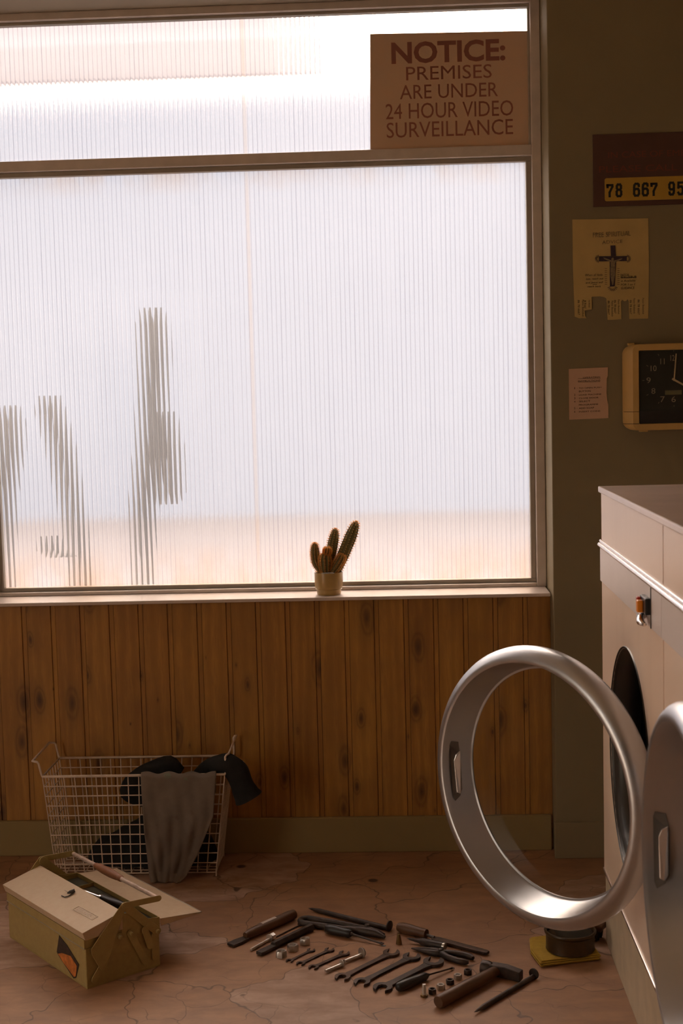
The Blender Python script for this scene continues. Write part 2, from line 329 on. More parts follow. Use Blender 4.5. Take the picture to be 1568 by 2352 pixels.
# ------------------------------------------------------------------ mesh helpers
class MB:
    def __init__(s): s.b = bmesh.new(); s.T = Matrix.Identity(4)
    def v(s, p): return s.b.verts.new(s.T @ Vector(p))
    def f(s, vs_):
        try: return s.b.faces.new(vs_)
        except ValueError: return None
    def box(s, lo, hi):
        x0, y0, z0 = lo; x1, y1, z1 = hi
        p = [s.v(q) for q in ((x0, y0, z0), (x1, y0, z0), (x1, y1, z0), (x0, y1, z0), (x0, y0, z1), (x1, y0, z1), (x1, y1, z1), (x0, y1, z1))]
        for q in ((3, 2, 1, 0), (4, 5, 6, 7), (0, 1, 5, 4), (1, 2, 6, 5), (2, 3, 7, 6), (3, 0, 4, 7)): s.f([p[i] for i in q])
        return s
    def prism(s, poly, d, axis='y'):
        """polygon in two axes, pushed from d[0] to d[1] along the third. axis y: poly=(x,z); x: (y,z); z: (x,y)"""
        def P(a, b, c): return {'y': (a, c, b), 'x': (c, a, b), 'z': (a, b, c)}[axis]
        A = [s.v(P(a, b, d[0])) for a, b in poly]; B = [s.v(P(a, b, d[1])) for a, b in poly]
        n = len(poly)
        s.f(A); s.f(B[::-1])
        for i in range(n): s.f([A[(i + 1) % n], A[i], B[i], B[(i + 1) % n]])
        return s
    def tube(s, pts, r, seg=8, closed=False, caps=True, flat=1.0, ref=(0, 0, 1)):
        pts = [Vector(p) for p in pts]; n = len(pts)
        rs = r if isinstance(r, (list, tuple)) else [r] * n
        rings = []; up_ = Vector(ref); prev = None
        for i, p in enumerate(pts):
            if closed: t = (pts[(i + 1) % n] - pts[i - 1])
            else: t = pts[min(i + 1, n - 1)] - pts[max(i - 1, 0)]
            t.normalize()
            u = prev - t * prev.dot(t) if prev is not None else up_ - t * up_.dot(t)
            if u.length < 1e-4: u = t.orthogonal()
            u.normalize(); prev = u; w_ = t.cross(u)
            rings.append([s.v(p + rs[i] * (math.cos(a) * w_ + flat * math.sin(a) * u)) for a in [2 * PI * k / seg for k in range(seg)]])
        m_ = n if closed else n - 1
        for i in range(m_):
            A, B = rings[i], rings[(i + 1) % n]
            for k in range(seg): s.f([A[k], A[(k + 1) % seg], B[(k + 1) % seg], B[k]])
        if caps and not closed: s.f(rings[0][::-1]); s.f(rings[-1])
        return s
    def lathe(s, prof, seg=32, axis='z', o=(0, 0, 0), closed=False, a0=0.0, a1=2 * PI):
        """profile [(radius, height)] turned about an axis through o"""
        full = abs(a1 - a0 - 2 * PI) < 1e-6
        ns = seg if full else seg + 1
        def P(r, h, a):
            c_, s_ = r * math.cos(a), r * math.sin(a)
            q = {'z': (c_, s_, h), 'x': (h, c_, s_), 'y': (c_, h, s_)}[axis]
            return (q[0] + o[0], q[1] + o[1], q[2] + o[2])
        rings = []
        for r, h in prof:
            rings.append([s.v(P(r, h, 0))] * ns if r < 1e-6 else [s.v(P(r, h, a0 + (a1 - a0) * k / seg)) for k in range(ns)])
        L = len(prof)
        for i in range(L if closed else L - 1):
            A, B = rings[i], rings[(i + 1) % L]
            for k in range(seg):
                q = [A[k], A[(k + 1) % ns], B[(k + 1) % ns], B[k]]
                u = []
                for x in q:
                    if x not in u: u.append(x)
                if len(u) > 2: s.f(u)
        return s
    def grid(s, fn, nu, nv):
        g = [[s.v(fn(i / nu, j / nv)) for j in range(nv + 1)] for i in range(nu + 1)]
        for i in range(nu):
            for j in range(nv): s.f([g[i][j], g[i + 1][j], g[i + 1][j + 1], g[i][j + 1]])
        return s
    def build(s, name, mat, parent=None, smooth=35, bevel=0.0, solid=0.0, loc=None, keep=False):
        if not keep: bmesh.ops.recalc_face_normals(s.b, faces=s.b.faces)
        me = bpy.data.meshes.new(name); s.b.to_mesh(me); s.b.free()
        if smooth:
            for p in me.polygons: p.use_smooth = True
            me.set_sharp_from_angle(angle=math.radians(smooth))
        me.materials.append(MT[mat] if isinstance(mat, str) else mat)
        o = bpy.data.objects.new(name, me); C.objects.link(o)
        if loc is not None: o.location = loc
        if parent is not None: o.parent = parent
        if solid:
            d = o.modifiers.new('thickness', 'SOLIDIFY'); d.thickness = solid; d.offset = 0
        if bevel:
            d = o.modifiers.new('rounded_edges', 'BEVEL'); d.width = bevel; d.segments = 2; d.limit_method = 'ANGLE'; d.angle_limit = math.radians(40)
        return o

def tag(o, label, cat, group=None):
    o['label'] = label; o['category'] = cat
    if group: o['group'] = group
    return o
def thing(name, label, cat, loc=(0, 0, 0), rz=0.0, group=None):
    o = bpy.data.objects.new(name, None); C.objects.link(o); o.empty_display_size = 0.05
    o.location = loc; o.rotation_euler = (0, 0, rz); return tag(o, label, cat, group)
def struct(o): o['kind'] = 'structure'; return o
def copy_tree(o, parent=None):
    c_ = o.copy(); C.objects.link(c_)
    if parent is not None: c_.parent = parent
    for ch in list(o.children): copy_tree(ch, c_)
    return c_
def box(name, mat, lo, hi, parent=None, bevel=0.0):
    return MB().box(lo, hi).build(name, mat, parent, smooth=0, bevel=bevel)

def text_verts(txt, bold=0.0, shear=0.0, space=1.0):
    cu = bpy.data.curves.new('lettering', 'FONT'); cu.body = txt; cu.offset = bold; cu.shear = shear; cu.space_character = space; cu.resolution_u = 3
    ob = bpy.data.objects.new('lettering', cu); C.objects.link(ob)
    dg = bpy.context.evaluated_depsgraph_get(); dg.update()
    me = bpy.data.meshes.new_from_object(ob.evaluated_get(dg))
    V = [(v.co.x, v.co.y) for v in me.vertices]; F = [tuple(p.vertices) for p in me.polygons]
    bpy.data.objects.remove(ob); bpy.data.curves.remove(cu); bpy.data.meshes.remove(me)
    return V, F
def write(mb, txt, x0, x1, z0, z1, y, bold=0.0, shear=0.0, space=1.0, rot=0.0, tilt=0.0, plane='xz'):
    """set a line of lettering into the box x0..x1, z0..z1 on the plane y (facing -y)"""
    V, F = text_verts(txt, bold, shear, space)
    ax, bx = min(v[0] for v in V), max(v[0] for v in V); ay, by = min(v[1] for v in V), max(v[1] for v in V)
    cx, cz = (x0 + x1) / 2, (z0 + z1) / 2
    vs_ = []
    for (a, b) in V:
        u = (a - ax) / (bx - ax) - 0.5; q = (b - ay) / max(1e-6, by - ay) - 0.5
        X, Z = u * (x1 - x0), q * (z1 - z0)
        if rot:
            X, Z = u * (z1 - z0), q * (x1 - x0)
            X, Z = X * math.cos(rot) - Z * math.sin(rot), X * math.sin(rot) + Z * math.cos(rot)
        Z += tilt * X
        vs_.append(mb.v((cx + X, y, cz + Z) if plane == 'xz' else (cx + X, cz + Z, y)))
    for f_ in F: mb.f([vs_[i] for i in f_])

def smoothstep(a, b, x):
    t = max(0, min(1, (x - a) / (b - a))); return t * t * (3 - 2 * t)

# ------------------------------------------------------------------ the room
XW, XE, YS, ZC = -3.3, 1.42, -5.0, 2.98
struct(box('floor', 'floor', (XW, YS, -0.08), (XE, 4.52, 0)))
struct(box('ceiling', 'ceil', (XW, YS, ZC), (XE, 4.6, ZC + 0.1)))
DY0, DY1, DZ = 0.2, 1.55, 2.15                                   # doorway added in the unseen west wall to let in fill light
struct(MB().box((XW - 0.1, YS, 0), (XW, DY0, ZC)).box((XW - 0.1, DY1, 0), (XW, 4.6, ZC)).box((XW - 0.1, DY0, DZ), (XW, DY1, ZC)).build('wall_west', 'cream', smooth=0))
struct(box('wall_east', 'wall', (XE, YS, 0), (XE + 0.1, 4.6, ZC)))
struct(box('wall_south', 'cream', (XW, YS - 0.1, 0), (XE, YS, ZC)))
struct(box('wall_pier', 'wall', (0.468, 4.215, 0), (XE, 4.52, ZC), bevel=0.003))
struct(box('wall_lintel', 'cream', (XW, 4.215, 2.687), (0.468, 4.52, ZC)))
struct(box('baseboard_pier', 'wall', (0.462, 4.203, 0), (XE, 4.2155, 0.116), bevel=0.003))
# matchboard dado under the window: one board every 94 mm, a sunk bead at each joint
prof = []
g0 = 0.3968
k = -40
xs = g0 + 0.094 * k
pts = []
while xs < 0.468:
    for dx, dy in ((0.0, 0.0), (0.0765, 0.0), (0.0780, 0.005), (0.0795, 0.0025), (0.0922, 0.0025), (0.0935, 0.0065)):
        x = xs + dx
        if XW <= x <= 0.466: pts.append((x, 4.30 + dy))
    xs += 0.094
pts = [(XW, 4.30)] + pts + [(0.467, 4.302), (0.467, 4.50), (XW, 4.50)]
struct(MB().prism(pts, (0.0, 0.8215), 'z').build('wall_dado', 'wood', smooth=0))
struct(box('baseboard_north', 'skirt', (XW, 4.284, 0), (0.4615, 4.2995, 0.115), bevel=0.003))
struct(box('trim_1', 'sill', (XW, 4.255, 0.8215), (0.4635, 4.52, 0.8325), bevel=0.0025))

def window(name, x0, x1, postl):
    """two ribbed panes in a stepped aluminium frame; x0..x1 is the clear lower opening"""
    root = bpy.data.objects.new(name, None); C.objects.link(root); struct(root); root.location = (0, 4.40, 0)
    fb = MB(); Y0, Y1 = 0.0, 0.075
    fb.box((x0 - 0.0165 - postl, Y0, 0.8325), (x0 - 0.0165, Y1, 2.687)).box((x1 + 0.0165, Y0, 0.8325), (x1 + 0.0465, Y1, 2.687))
    fb.box((x0 - 0.0165, Y0, 0.8325), (x1 + 0.0165, Y1, 0.8440)).box((x0 - 0.0165, Y0, 2.664), (x1 + 0.0165, Y1, 2.687))
    fb.build('frame', 'frame', root, smooth=0, bevel=0.002)
    mb = MB().box((x0 - 0.0165, Y0, 2.197), (x1 + 0.0165, Y1, 2.230)); mb.build('transom', 'frame', root, smooth=0, bevel=0.002)
    bd = MB()
    for (a, b, zz) in ((x0, x1, (0.844, 0.857, 2.182, 2.197)),):
        bd.box((a - 0.0165, 0.022, zz[0]), (b + 0.0165, 0.05, zz[1])).box((a - 0.0165, 0.022, zz[2]), (b + 0.0165, 0.05, zz[3]))
        bd.box((a - 0.0165, 0.022, zz[1]), (a, 0.05, zz[2])).box((b, 0.022, zz[1]), (b + 0.0165, 0.05, zz[2]))
    bd.box((x0 - 0.0165, 0.022, 2.655), (x1 + 0.0165, 0.05, 2.664)).box((x1 + 0.010, 0.022, 2.230), (x1 + 0.0165, 0.05, 2.655))
    bd.build('glazing_bead', 'bead', root, smooth=0, bevel=0.0015)
    for nm, za, zb in (('lower_pane', 0.852, 2.187), ('upper_pane', 2.232, 2.660)):
        g = MB(); P_ = 0.0148; xa, xb = x0 - 0.010, x1 + 0.012
        nr = int(math.ceil((xb - xa) / P_)); SEG = 8
        for i in range(nr):
            X0 = xa + i * P_
            row = []
            for k in range(SEG + 1):
                u = k / SEG; x = X0 + u * P_
                y = 0.0405 - 0.0012 * math.sin(PI * u)
                row.append((g.v((x, y, za)), g.v((x, y, zb))))
            for k in range(SEG): g.f([row[k][0], row[k + 1][0], row[k + 1][1], row[k][1]])
        X1 = xa + nr * P_
        b_ = [g.v(q) for q in ((xa, 0.0445, za), (X1, 0.0445, za), (X1, 0.0445, zb), (xa, 0.0445, zb))]
        g.f([b_[3], b_[2], b_[1], b_[0]])
        o = g.build(nm, 'reed', root, smooth=75, keep=True)
        o.location = (0, 0, 0)
    return root
window('window_1', -1.305, 0.4205, 0.055)
window('window_added', -3.2, -1.42, 0.08)  # extra bay out of view, added to bring in more daylight

# ------------------------------------------------------------------ outdoors, seen blurred through the ribbed glass
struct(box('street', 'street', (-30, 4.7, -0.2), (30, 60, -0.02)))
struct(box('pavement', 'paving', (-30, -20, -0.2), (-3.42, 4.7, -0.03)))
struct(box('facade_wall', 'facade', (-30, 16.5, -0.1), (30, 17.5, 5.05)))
aw = MB().box((-4.2, 5.30, 2.79), (-0.35, 5.33, 3.10)).box((-4.2, 5.24, 2.665), (-0.33, 5.30, 2.795))
o = aw.build('awning_valance', 'awning', smooth=0); struct(o)

def out_cactus(label, path, rad, arms):
    base_ = Vector((path[0][0], path[0][1], -0.02))
    root = thing('garden_cactus', label, 'cactus', base_, group='cacti outside the ribbed window')
    def body(pth, rr, nm):
        b = MB(); P_ = [Vector(p) - base_ for p in pth]
        n = len(P_); S = 18; rings = []
        for i, p in enumerate(P_):
            rings.append([b.v(p + Vector((math.cos(a), math.sin(a), 0)) * rr[i] * (1 + 0.10 * math.cos(9 * a))) for a in [2 * PI * k / S for k in range(S)]])
        for i in range(n - 1):
            for k in range(S): b.f([rings[i][k], rings[i][(k + 1) % S], rings[i + 1][(k + 1) % S], rings[i + 1][k]])
        b.f(rings[0][::-1]); b.f(rings[-1])
        return b.build(nm, 'outcactus', root, smooth=60)
    body(path, rad, 'trunk')
    for p, r in arms: body(p, r, 'arm')
    return root
YO = 4.70
out_cactus('tall dark blurred cactus column outside the ribbed glass, the tallest of three', [(-0.90, YO, -0.02), (-0.895, YO, 0.9), (-0.885, YO, 1.1), (-0.845, YO, 1.35), (-0.83, YO, 1.6), (-0.83, YO, 1.72), (-0.83, YO, 1.775)], [0.014, 0.015, 0.026, 0.034, 0.033, 0.031, 0.012],
           [([(-0.80, YO + 0.01, 1.10), (-0.795, YO + 0.01, 1.14), (-0.795, YO + 0.01, 1.3), (-0.80, YO + 0.01, 1.42)], [0.012, 0.027, 0.028, 0.012])])
out_cactus('middle-height blurred cactus outside the ribbed glass, leaning to the right at its foot', [(-1.10, YO, -0.02), (-1.115, YO, 0.85), (-1.135, YO, 1.1), (-1.165, YO, 1.3), (-1.195, YO, 1.43), (-1.20, YO, 1.485)], [0.015, 0.016, 0.021, 0.026, 0.026, 0.012],
           [([(-1.13, YO, 0.93), (-1.18, YO, 0.925), (-1.215, YO, 0.95), (-1.22, YO, 1.0)], [0.014, 0.02, 0.02, 0.01])])
out_cactus('shortest blurred cactus outside the ribbed glass, beside the window post', [(-1.395, YO, -0.02), (-1.385, YO, 0.9), (-1.375, YO, 1.15), (-1.35, YO, 1.3), (-1.345, YO, 1.4), (-1.345, YO, 1.455)], [0.012, 0.013, 0.024, 0.032, 0.030, 0.012], [])

# ------------------------------------------------------------------ signs and papers
sg = thing('surveillance_sign', 'cream card notice about video surveillance propped on the window transom', 'sign', (0.184, 4.428, 2.2303))
MB().prism([(-0.2525, 0.0), (0.2515, 0.0), (0.2495, 0.3525), (-0.2445, 0.3605)], (0, 0.0035), 'y').build('board', 'signboard', sg, smooth=0)
L = MB()
def sgn(t, x0, x1, y0, y1, b):
    p = at((x0 + x1) / 2, (y0 + y1) / 2, Y=4.427); s_ = 4.427 / FPX
    write(L, t, p.x - 0.184 - (x1 - x0) / 2 * s_, p.x - 0.184 + (x1 - x0) / 2 * s_, p.z - 2.2303 - (y1 - y0) / 2 * s_, p.z - 2.2303 + (y1 - y0) / 2 * s_, -0.0004, bold=b, tilt=-0.002)
sgn('NOTICE:', 902, 1156, 94, 142, 0.03)
sgn('PREMISES', 935, 1126, 151, 181, 0)
sgn('ARE UNDER', 921, 1140, 193, 224, 0)
sgn('24 HOUR VIDEO', 889, 1174, 235, 269, 0)
sgn('SURVEILLANCE', 891, 1174, 278, 312, 0)
L.build('lettering', 'signred', sg, smooth=0)

YP = 4.2145
ph = thing('phone_number_sign', 'maroon board with a yellow number plate high on the khaki wall', 'sign', (0.60, YP, 2.007))
box('board', 'maroon', (0, -0.006, 0), (0.46, 0.0, 0.2125), ph, bevel=0.001)
pl = []
for cx_, cz_, a0 in ((0.428, 0.021, -PI / 2), (0.428, 0.077, 0), (0.040, 0.077, PI / 2), (0.040, 0.021, PI)):
    for q in range(5):
        a = a0 + PI / 2 * q / 4; pl.append((cx_ + 0.006 * math.cos(a), cz_ + 0.006 * math.sin(a)))
nump = MB().prism(pl, (-0.0085, -0.006), 'y').build('number_plate', 'yellow', ph, smooth=0)
STROKES = {
    '7': [[(0, .92), (0.9, .92), (0.9, .80), (0.42, .35), (0.42, 0.04)], [(0.06, .92), (0.06, .76)]],
    '8': [[(.25, .54), (.10, .66), (.10, .84), (.26, .95), (.70, .95), (.86, .84), (.86, .66), (.70, .54), (.25, .54), (.06, .40), (.06, .16), (.24, .04), (.72, .04), (.90, .16), (.90, .40), (.70, .54)]],
    '6': [[(.88, .78), (.84, .90), (.68, .96), (.30, .96), (.12, .86), (.06, .70), (.06, .18), (.22, .04), (.72, .04), (.90, .18), (.90, .42), (.74, .56), (.24, .56), (.08, .44)]],
    '9': [[(.08, .22), (.12, .10), (.28, .04), (.68, .04), (.84, .14), (.90, .30), (.90, .82), (.74, .96), (.24, .96), (.06, .82), (.06, .58), (.22, .44), (.72, .44), (.88, .56)]],
    '5': [[(.86, .95), (.12, .95), (.10, .56), (.30, .64), (.68, .64), (.88, .50), (.88, .20), (.70, .04), (.26, .04), (.08, .18)]],
    '3': [[(.10, .82), (.24, .95), (.70, .95), (.86, .82), (.86, .66), (.70, .54), (.40, .54), (.70, .54), (.90, .40), (.90, .16), (.72, .04), (.24, .04), (.08, .18)]],
}
def ribbon(mb, pts_, wd, y, jn=True):
    for i in range(len(pts_) - 1):
        a, b = Vector(pts_[i]), Vector(pts_[i + 1]); d = b - a
        if d.length < 1e-6: continue
        d.normalize(); n_ = Vector((-d.y, d.x)) * wd / 2; e = d * wd * 0.42 if jn else Vector((0, 0))
        q = [a - e + n_, a - e - n_, b + e - n_, b + e + n_]
        yy = y - 0.00001 * (i % 5)
        mb.f([mb.v((p.x, yy, p.y)) for p in q])
for ch, px0, px1 in (('7', 1393, 1408), ('8', 1414, 1428), ('6', 1454, 1469), ('6', 1474, 1489), ('7', 1494, 1509), ('9', 1535, 1549), ('5', 1555, 1569.5), ):
    D = MB()
    a = at(px0, 449, Y=YP - 0.0088); wd = (px1 - px0) * 4.2 / FPX; z0 = 0.0275; h_ = 0.0375
    for st in STROKES[ch]: ribbon(D, [(a.x - 0.60 + 0.0015 + u * (wd - 0.003), z0 + v_ * h_) for u, v_ in st], 0.0068, -0.0088)
    D.build('numeral', 'ink', nump, smooth=0)
F = MB(); write(F, 'IN CASE OF EMERGENCY', 0.045, 0.40, 0.142, 0.160, -0.0064); F.build('faded_lettering', 'maroontext', ph, smooth=0); F = MB(); write(F, 'PLEASE CALL', 0.018, 0.25, 0.100, 0.119, -0.0064)
F.build('faded_lettering', 'maroontext', ph, smooth=0)

fl = thing('advice_flyer', 'ochre tear-off flyer with a cross drawing taped to the khaki wall', 'flyer', (0.537, YP, 1.667))
def W(px, py, y=YP - 0.003): p = at(px, py, Y=y); return (p.x - 0.537, p.z - 1.667)
K = 220 / 1568
def FL(u, v_): return W(1290 + u * K, 490 + v_ * K)
out = [FL(172, 100), FL(800, 92), FL(1415, 80), FL(1424, 700), FL(1424, 1180), FL(1415, 1722), FL(1240, 1724), FL(1105, 1730), FL(1096, 1436), FL(1075, 1405), FL(1055, 1432), FL(1020, 1440), FL(992, 1412), FL(968, 1440), FL(975, 1732), FL(860, 1742), FL(748, 1745), FL(728, 1392), FL(690, 1370), FL(620, 1358), FL(500, 1364), FL(486, 1372), FL(490, 1574), FL(372, 1590), FL(380, 1680), FL(404, 1718), FL(340, 1716), FL(280, 1718), FL(210, 1690), FL(182, 900)]
pb = MB()
A_ = [pb.v((x, -0.0016 - 0.0012 * math.sin(x * 23) * (0.4 + max(0, 0.08 - z) * 8), z)) for x, z in out]
pb.f(A_); pb.b.normal_update(); bmesh.ops.triangulate(pb.b, faces=list(pb.b.faces))
pb.build('paper', 'ochre', fl, smooth=0, solid=0.0006)
yv = -0.0042
cr = MB()
def poly(mb, pts_, y=yv): mb.f([mb.v((*p[:1], y, p[1])) for p in pts_])
poly(cr, [FL(*q) for q in ((792, 528), (874, 526), (882, 700), (800, 702))]); poly(cr, [FL(*q) for q in ((604, 704), (1062, 700), (1060, 782), (606, 786))], yv - 0.0001)
poly(cr, [FL(*q) for q in ((780, 784), (884, 782), (862, 1196), (784, 1200))])
for cx_, cy_, r0, r1, a0, a1, n_ in ((604, 745, 30, 66, 100, 262, 9), (1062, 742, 30, 66, -80, 82, 9), (828, 1190, 45, 85, 200, 340, 8)):
    for i in range(n_):
        a = math.radians(a0 + (a1 - a0) * i / (n_ - 1)); c_, s_ = math.cos(a), -math.sin(a)
        A2, B2 = (cx_ + c_ * r0, cy_ + s_ * r0), (cx_ + c_ * r1, cy_ + s_ * r1); p_ = (s_ * 4, -c_ * 4)
        poly(cr, [FL(A2[0] + p_[0], A2[1] + p_[1]), FL(A2[0] - p_[0], A2[1] - p_[1]), FL(B2[0] - p_[0], B2[1] - p_[1]), FL(B2[0] + p_[0], B2[1] + p_[1])])
for i in range(9):
    for sx in (700, 905):
        yy_ = 900 + i * 32; poly(cr, [FL(sx, yy_), FL(sx + 38, yy_ + 4), FL(sx + 38, yy_ + 9), FL(sx, yy_ + 6)])
cr.build('cross_drawing', 'inkp', fl, smooth=0)
fg = MB()
poly(fg, [FL(*q) for q in ((828, 724), (846, 732), (850, 760), (836, 782), (812, 778), (806, 744))], yv - 0.0003)
poly(fg, [FL(*q) for q in ((676, 722), (694, 726), (812, 772), (800, 796), (690, 748))], yv - 0.00035)
poly(fg, [FL(*q) for q in ((848, 774), (958, 742), (985, 736), (980, 752), (868, 806))], yv - 0.0004)
poly(fg, [FL(*q) for q in ((796, 772), (868, 774), (866, 880), (796, 880))], yv - 0.00025)
poly(fg, [FL(*q) for q in ((792, 882), (864, 882), (868, 1000), (838, 1172), (822, 1172), (794, 1040))], yv - 0.00045)
fg.build('figure_drawing', 'figure', fl, smooth=0)
hw = MB()
def hand(t, u0, u1, v0, v1, sh=0.25, b=0.0, mb=None, **k):
    a = FL(u0, v1); b_ = FL(u1, v0); write(mb or hw, t, a[0], b_[0], a[1], b_[1], yv, bold=b, shear=sh, **k)
tl = MB()
hand('FREE SPIRITUAL', 505, 1125, 292, 392, 0, 0.0, tl, tilt=0.02); hand('ADVICE', 655, 990, 434, 500, 0, 0.0, tl, tilt=0.02)
tl.build('title_lettering', 'inkb', fl, smooth=0)
hand('When all feels', 380, 664, 985, 1032); hand('lost, reach out', 392, 680, 1050, 1096); hand('and Jesus will', 386, 674, 1112, 1162); hand('reach back', 414, 640, 1178, 1214); poly(hw, [FL(500, 1165), FL(572, 1162), FL(572, 1168), FL(500, 1171)])
hw.build('handwriting', 'ink', fl, smooth=0); hw = MB()
hand('PASTOR', 958, 1096, 990, 1030, 0.1); hand('BEELZEBUB', 962, 1218, 1020, 1064, 0.05); hand('is Available', 966, 1200, 1084, 1122); hand('FOR 1 on 1', 966, 1192, 1146, 1186, 0.1); hand('GUIDANCE', 968, 1184, 1200, 1244, 0.1)
poly(hw, [FL(966, 1058), FL(1216, 1040), FL(1216, 1046), FL(966, 1064)])
hw.build('handwriting', 'ink', fl, smooth=0)
for u, a, b_ in ((275, 1420, 1665), (380, 1425, 1560), (765, 1430, 1660), (870, 1420, 1640), (1125, 1420, 1650), (1255, 1410, 1660)):
    hw = MB(); hand('86 78 6667', u - 16, u + 16, a, b_, 0.1, 0.0, hw, rot=-PI / 2); hw.build('tab_writing', 'ink', fl, smooth=0)
for u, a, b_ in ((345, 1415, 1690), (450, 1420, 1540), (825, 1430, 1690), (930, 1410, 1650), (1185, 1390, 1640), (1330, 1385, 1650)):
    hw = MB(); hand('Pastor Beelzebub', u - 14, u + 14, a, b_, 0.1, 0.0, hw, rot=-PI / 2); hw.build('tab_writing', 'ink', fl, smooth=0)

ins = thing('operating_instructions', 'small pink sheet of printed operating instructions left of the clock', 'notice', (0.52, YP, 1.368))
K2 = 110 / 1568
def IN(u, v_): p = at(1300 + u * K2, 840 + v_ * K2, Y=YP - 0.002); return (p.x - 0.52, p.z - 1.368)
pb = MB(); A_ = [pb.v((x, -0.0016, z)) for x, z in [IN(*q) for q in ((80, 108), (1362, 50), (1362, 330), (1325, 420), (1318, 900), (1340, 1120), (1378, 1280), (1382, 1715), (96, 1768))]]
pb.f(A_); pb.b.normal_update(); bmesh.ops.triangulate(pb.b, faces=list(pb.b.faces)); pb.build('paper', 'pinkpaper', ins, smooth=0, solid=0.0006)
il = MB()
def ip(t, u0, u1, v0, v1, b=0.0):
    a = IN(u0, v1); b_ = IN(u1, v0); write(il, t, a[0], b_[0], a[1], b_[1], -0.0024, bold=b, tilt=0.018)
ip('OPERATING', 545, 1105, 350, 412); ip('INSTRUCTIONS', 388, 1112, 458, 530)
for n_, t, u1, v0 in (('1', 'TO OPEN PUSH', 1145, 690), ('', 'BUTTON', 800, 802), ('2', 'LOAD MACHINE', 1148, 912), ('3', 'CLOSE DOOR', 1055, 1022), ('4', 'SELECT', 780, 1132), ('', 'PROGRAMME', 1045, 1240), ('5', 'ADD SOAP', 908, 1352), ('6', 'INSERT COINS', 1110, 1462)):
    if n_: ip(n_, 266 if n_ == '1' else 258, 282 if n_ == '1' else 296, v0 + 12, v0 + 76); ip('-', 345, 368, v0 + 42, v0 + 48)
    ip(t, 414, u1, v0, v0 + 64)
for u0, u1, v_ in ((385, 1128, 428), (385, 1110, 540)):
    a, b_ = IN(u0, v_), IN(u1, v_ - 14); il.f([il.v(q) for q in ((a[0], -0.0024, a[1]), (b_[0], -0.0024, b_[1]), (b_[0], -0.0024, b_[1] + 0.0008), (a[0], -0.0024, a[1] + 0.0008))])
il.build('lettering', 'ink', ins, smooth=0)

# ------------------------------------------------------------------ wall clock
ck = thing('wall_clock', 'mustard plastic square wall clock with a black dial showing four', 'clock', (0.8256, YP, 1.464))
def rrect(w_, h_, r, n=8):
    p = []
    for cx_, cz_, a0 in ((w_ - r, -h_ + r, -PI / 2), (w_ - r, h_ - r, 0), (-w_ + r, h_ - r, PI / 2), (-w_ + r, -h_ + r, PI)):
        for q in range(n + 1):
            a = a0 + PI / 2 * q / n; p.append((cx_ + r * math.cos(a), cz_ + r * math.sin(a)))
    return p
cb = MB(); rings = []
for (w_, h_, r, y) in ((0.132, 0.118, 0.022, 0.0), (0.144, 0.126, 0.026, -0.012), (0.142, 0.128, 0.026, -0.03), (0.122, 0.129, 0.020, -0.058), (0.1205, 0.1275, 0.019, -0.0605), (0.103, 0.110, 0.004, -0.0605), (0.102, 0.109, 0.003, -0.054)):
    rings.append([cb.v((a, y, b)) for a, b in rrect(w_, h_, r)])
for i in range(len(rings) - 1):
    for k in range(len(rings[0])): cb.f([rings[i][k], rings[i][(k + 1) % 36], rings[i + 1][(k + 1) % 36], rings[i + 1][k]])
cb.f(rings[0]); cb.f(rings[-1][::-1])
cb.build('case', 'clock', ck, smooth=40)
for z in (-0.0725, -0.1085):
    gr = MB().tube([(-0.1425, -0.012, z + 0.002), (-0.1425, -0.03, z), (-0.1225, -0.058, z), (-0.1215, -0.0608, z), (-0.1035, -0.0608, z)], 0.0007, 5)
    gr.build('case_seam', 'ink', ck, smooth=0)
box('dial', 'dial', (-0.1015, -0.0565, -0.1085), (0.1015, -0.0545, 0.1085), ck)
box('lower_panel', 'rubber', (-0.1015, -0.0575, -0.1085), (0.1015, -0.0565, -0.072), ck)
def CKp(px, py): p = at(px, py, Y=YP - 0.057); return p.x - 0.8256, p.z - 1.464
for t, px, py, w_ in (('12', 1544, 822, 9), ('11', 1521, 830, 9.5), ('10', 1500.5, 846, 13), ('9', 1489, 873.5, 9.5), ('8', 1500, 898, 9), ('7', 1521, 917, 10), ('6', 1546.5, 917, 9.5)):
    nb = MB(); x, z = CKp(px, py); h_ = 0.0085
    write(nb, t, x - w_ * 0.00133 / 2, x + w_ * 0.00133 / 2, z - h_, z + h_, -0.0570); nb.build('numeral', 'dialp', ck, smooth=0)
x0_, z0_ = CKp(1547, 872)
for t, dx, dz, w_ in (('1', 0.034, 0.056, 4), ('2', 0.062, 0.033, 9), ('3', 0.077, 0.0, 9), ('4', 0.062, -0.033, 9), ('5', 0.034, -0.058, 9)):
    nb = MB(); write(nb, t, x0_ + dx - w_ * 0.00133 / 2, x0_ + dx + w_ * 0.00133 / 2, z0_ + dz - 0.0085, z0_ + dz + 0.0085, -0.0570); nb.build('numeral', 'dialp', ck, smooth=0)
for k in range(12):
    a = PI / 6 * k; c_, s_ = math.sin(a), math.cos(a); rx, rz = 0.090, 0.086
    if 4 < k < 8: rz = 0.078
    nb = MB()
    ribbon(nb, [(x0_ + c_ * rx * 0.97, z0_ + s_ * rz * 0.97), (x0_ + c_ * rx * 1.04, z0_ + s_ * rz * 1.04)], 0.0010, -0.0570, False); nb.build('hour_tick', 'dialp', ck, smooth=0)
p1, p2, p3 = CKp(1547, 872), CKp(1552, 812), CKp(1576, 888)
mh = MB(); mh.prism([(p1[0] - 0.0022, p1[1] - 0.004), (p1[0] + 0.0022, p1[1] - 0.004), (p2[0] + 0.0016, p2[1]), (p2[0] - 0.0016, p2[1])], (-0.0600, -0.0592), 'y'); mh.build('minute_hand', 'hand', ck, smooth=0)
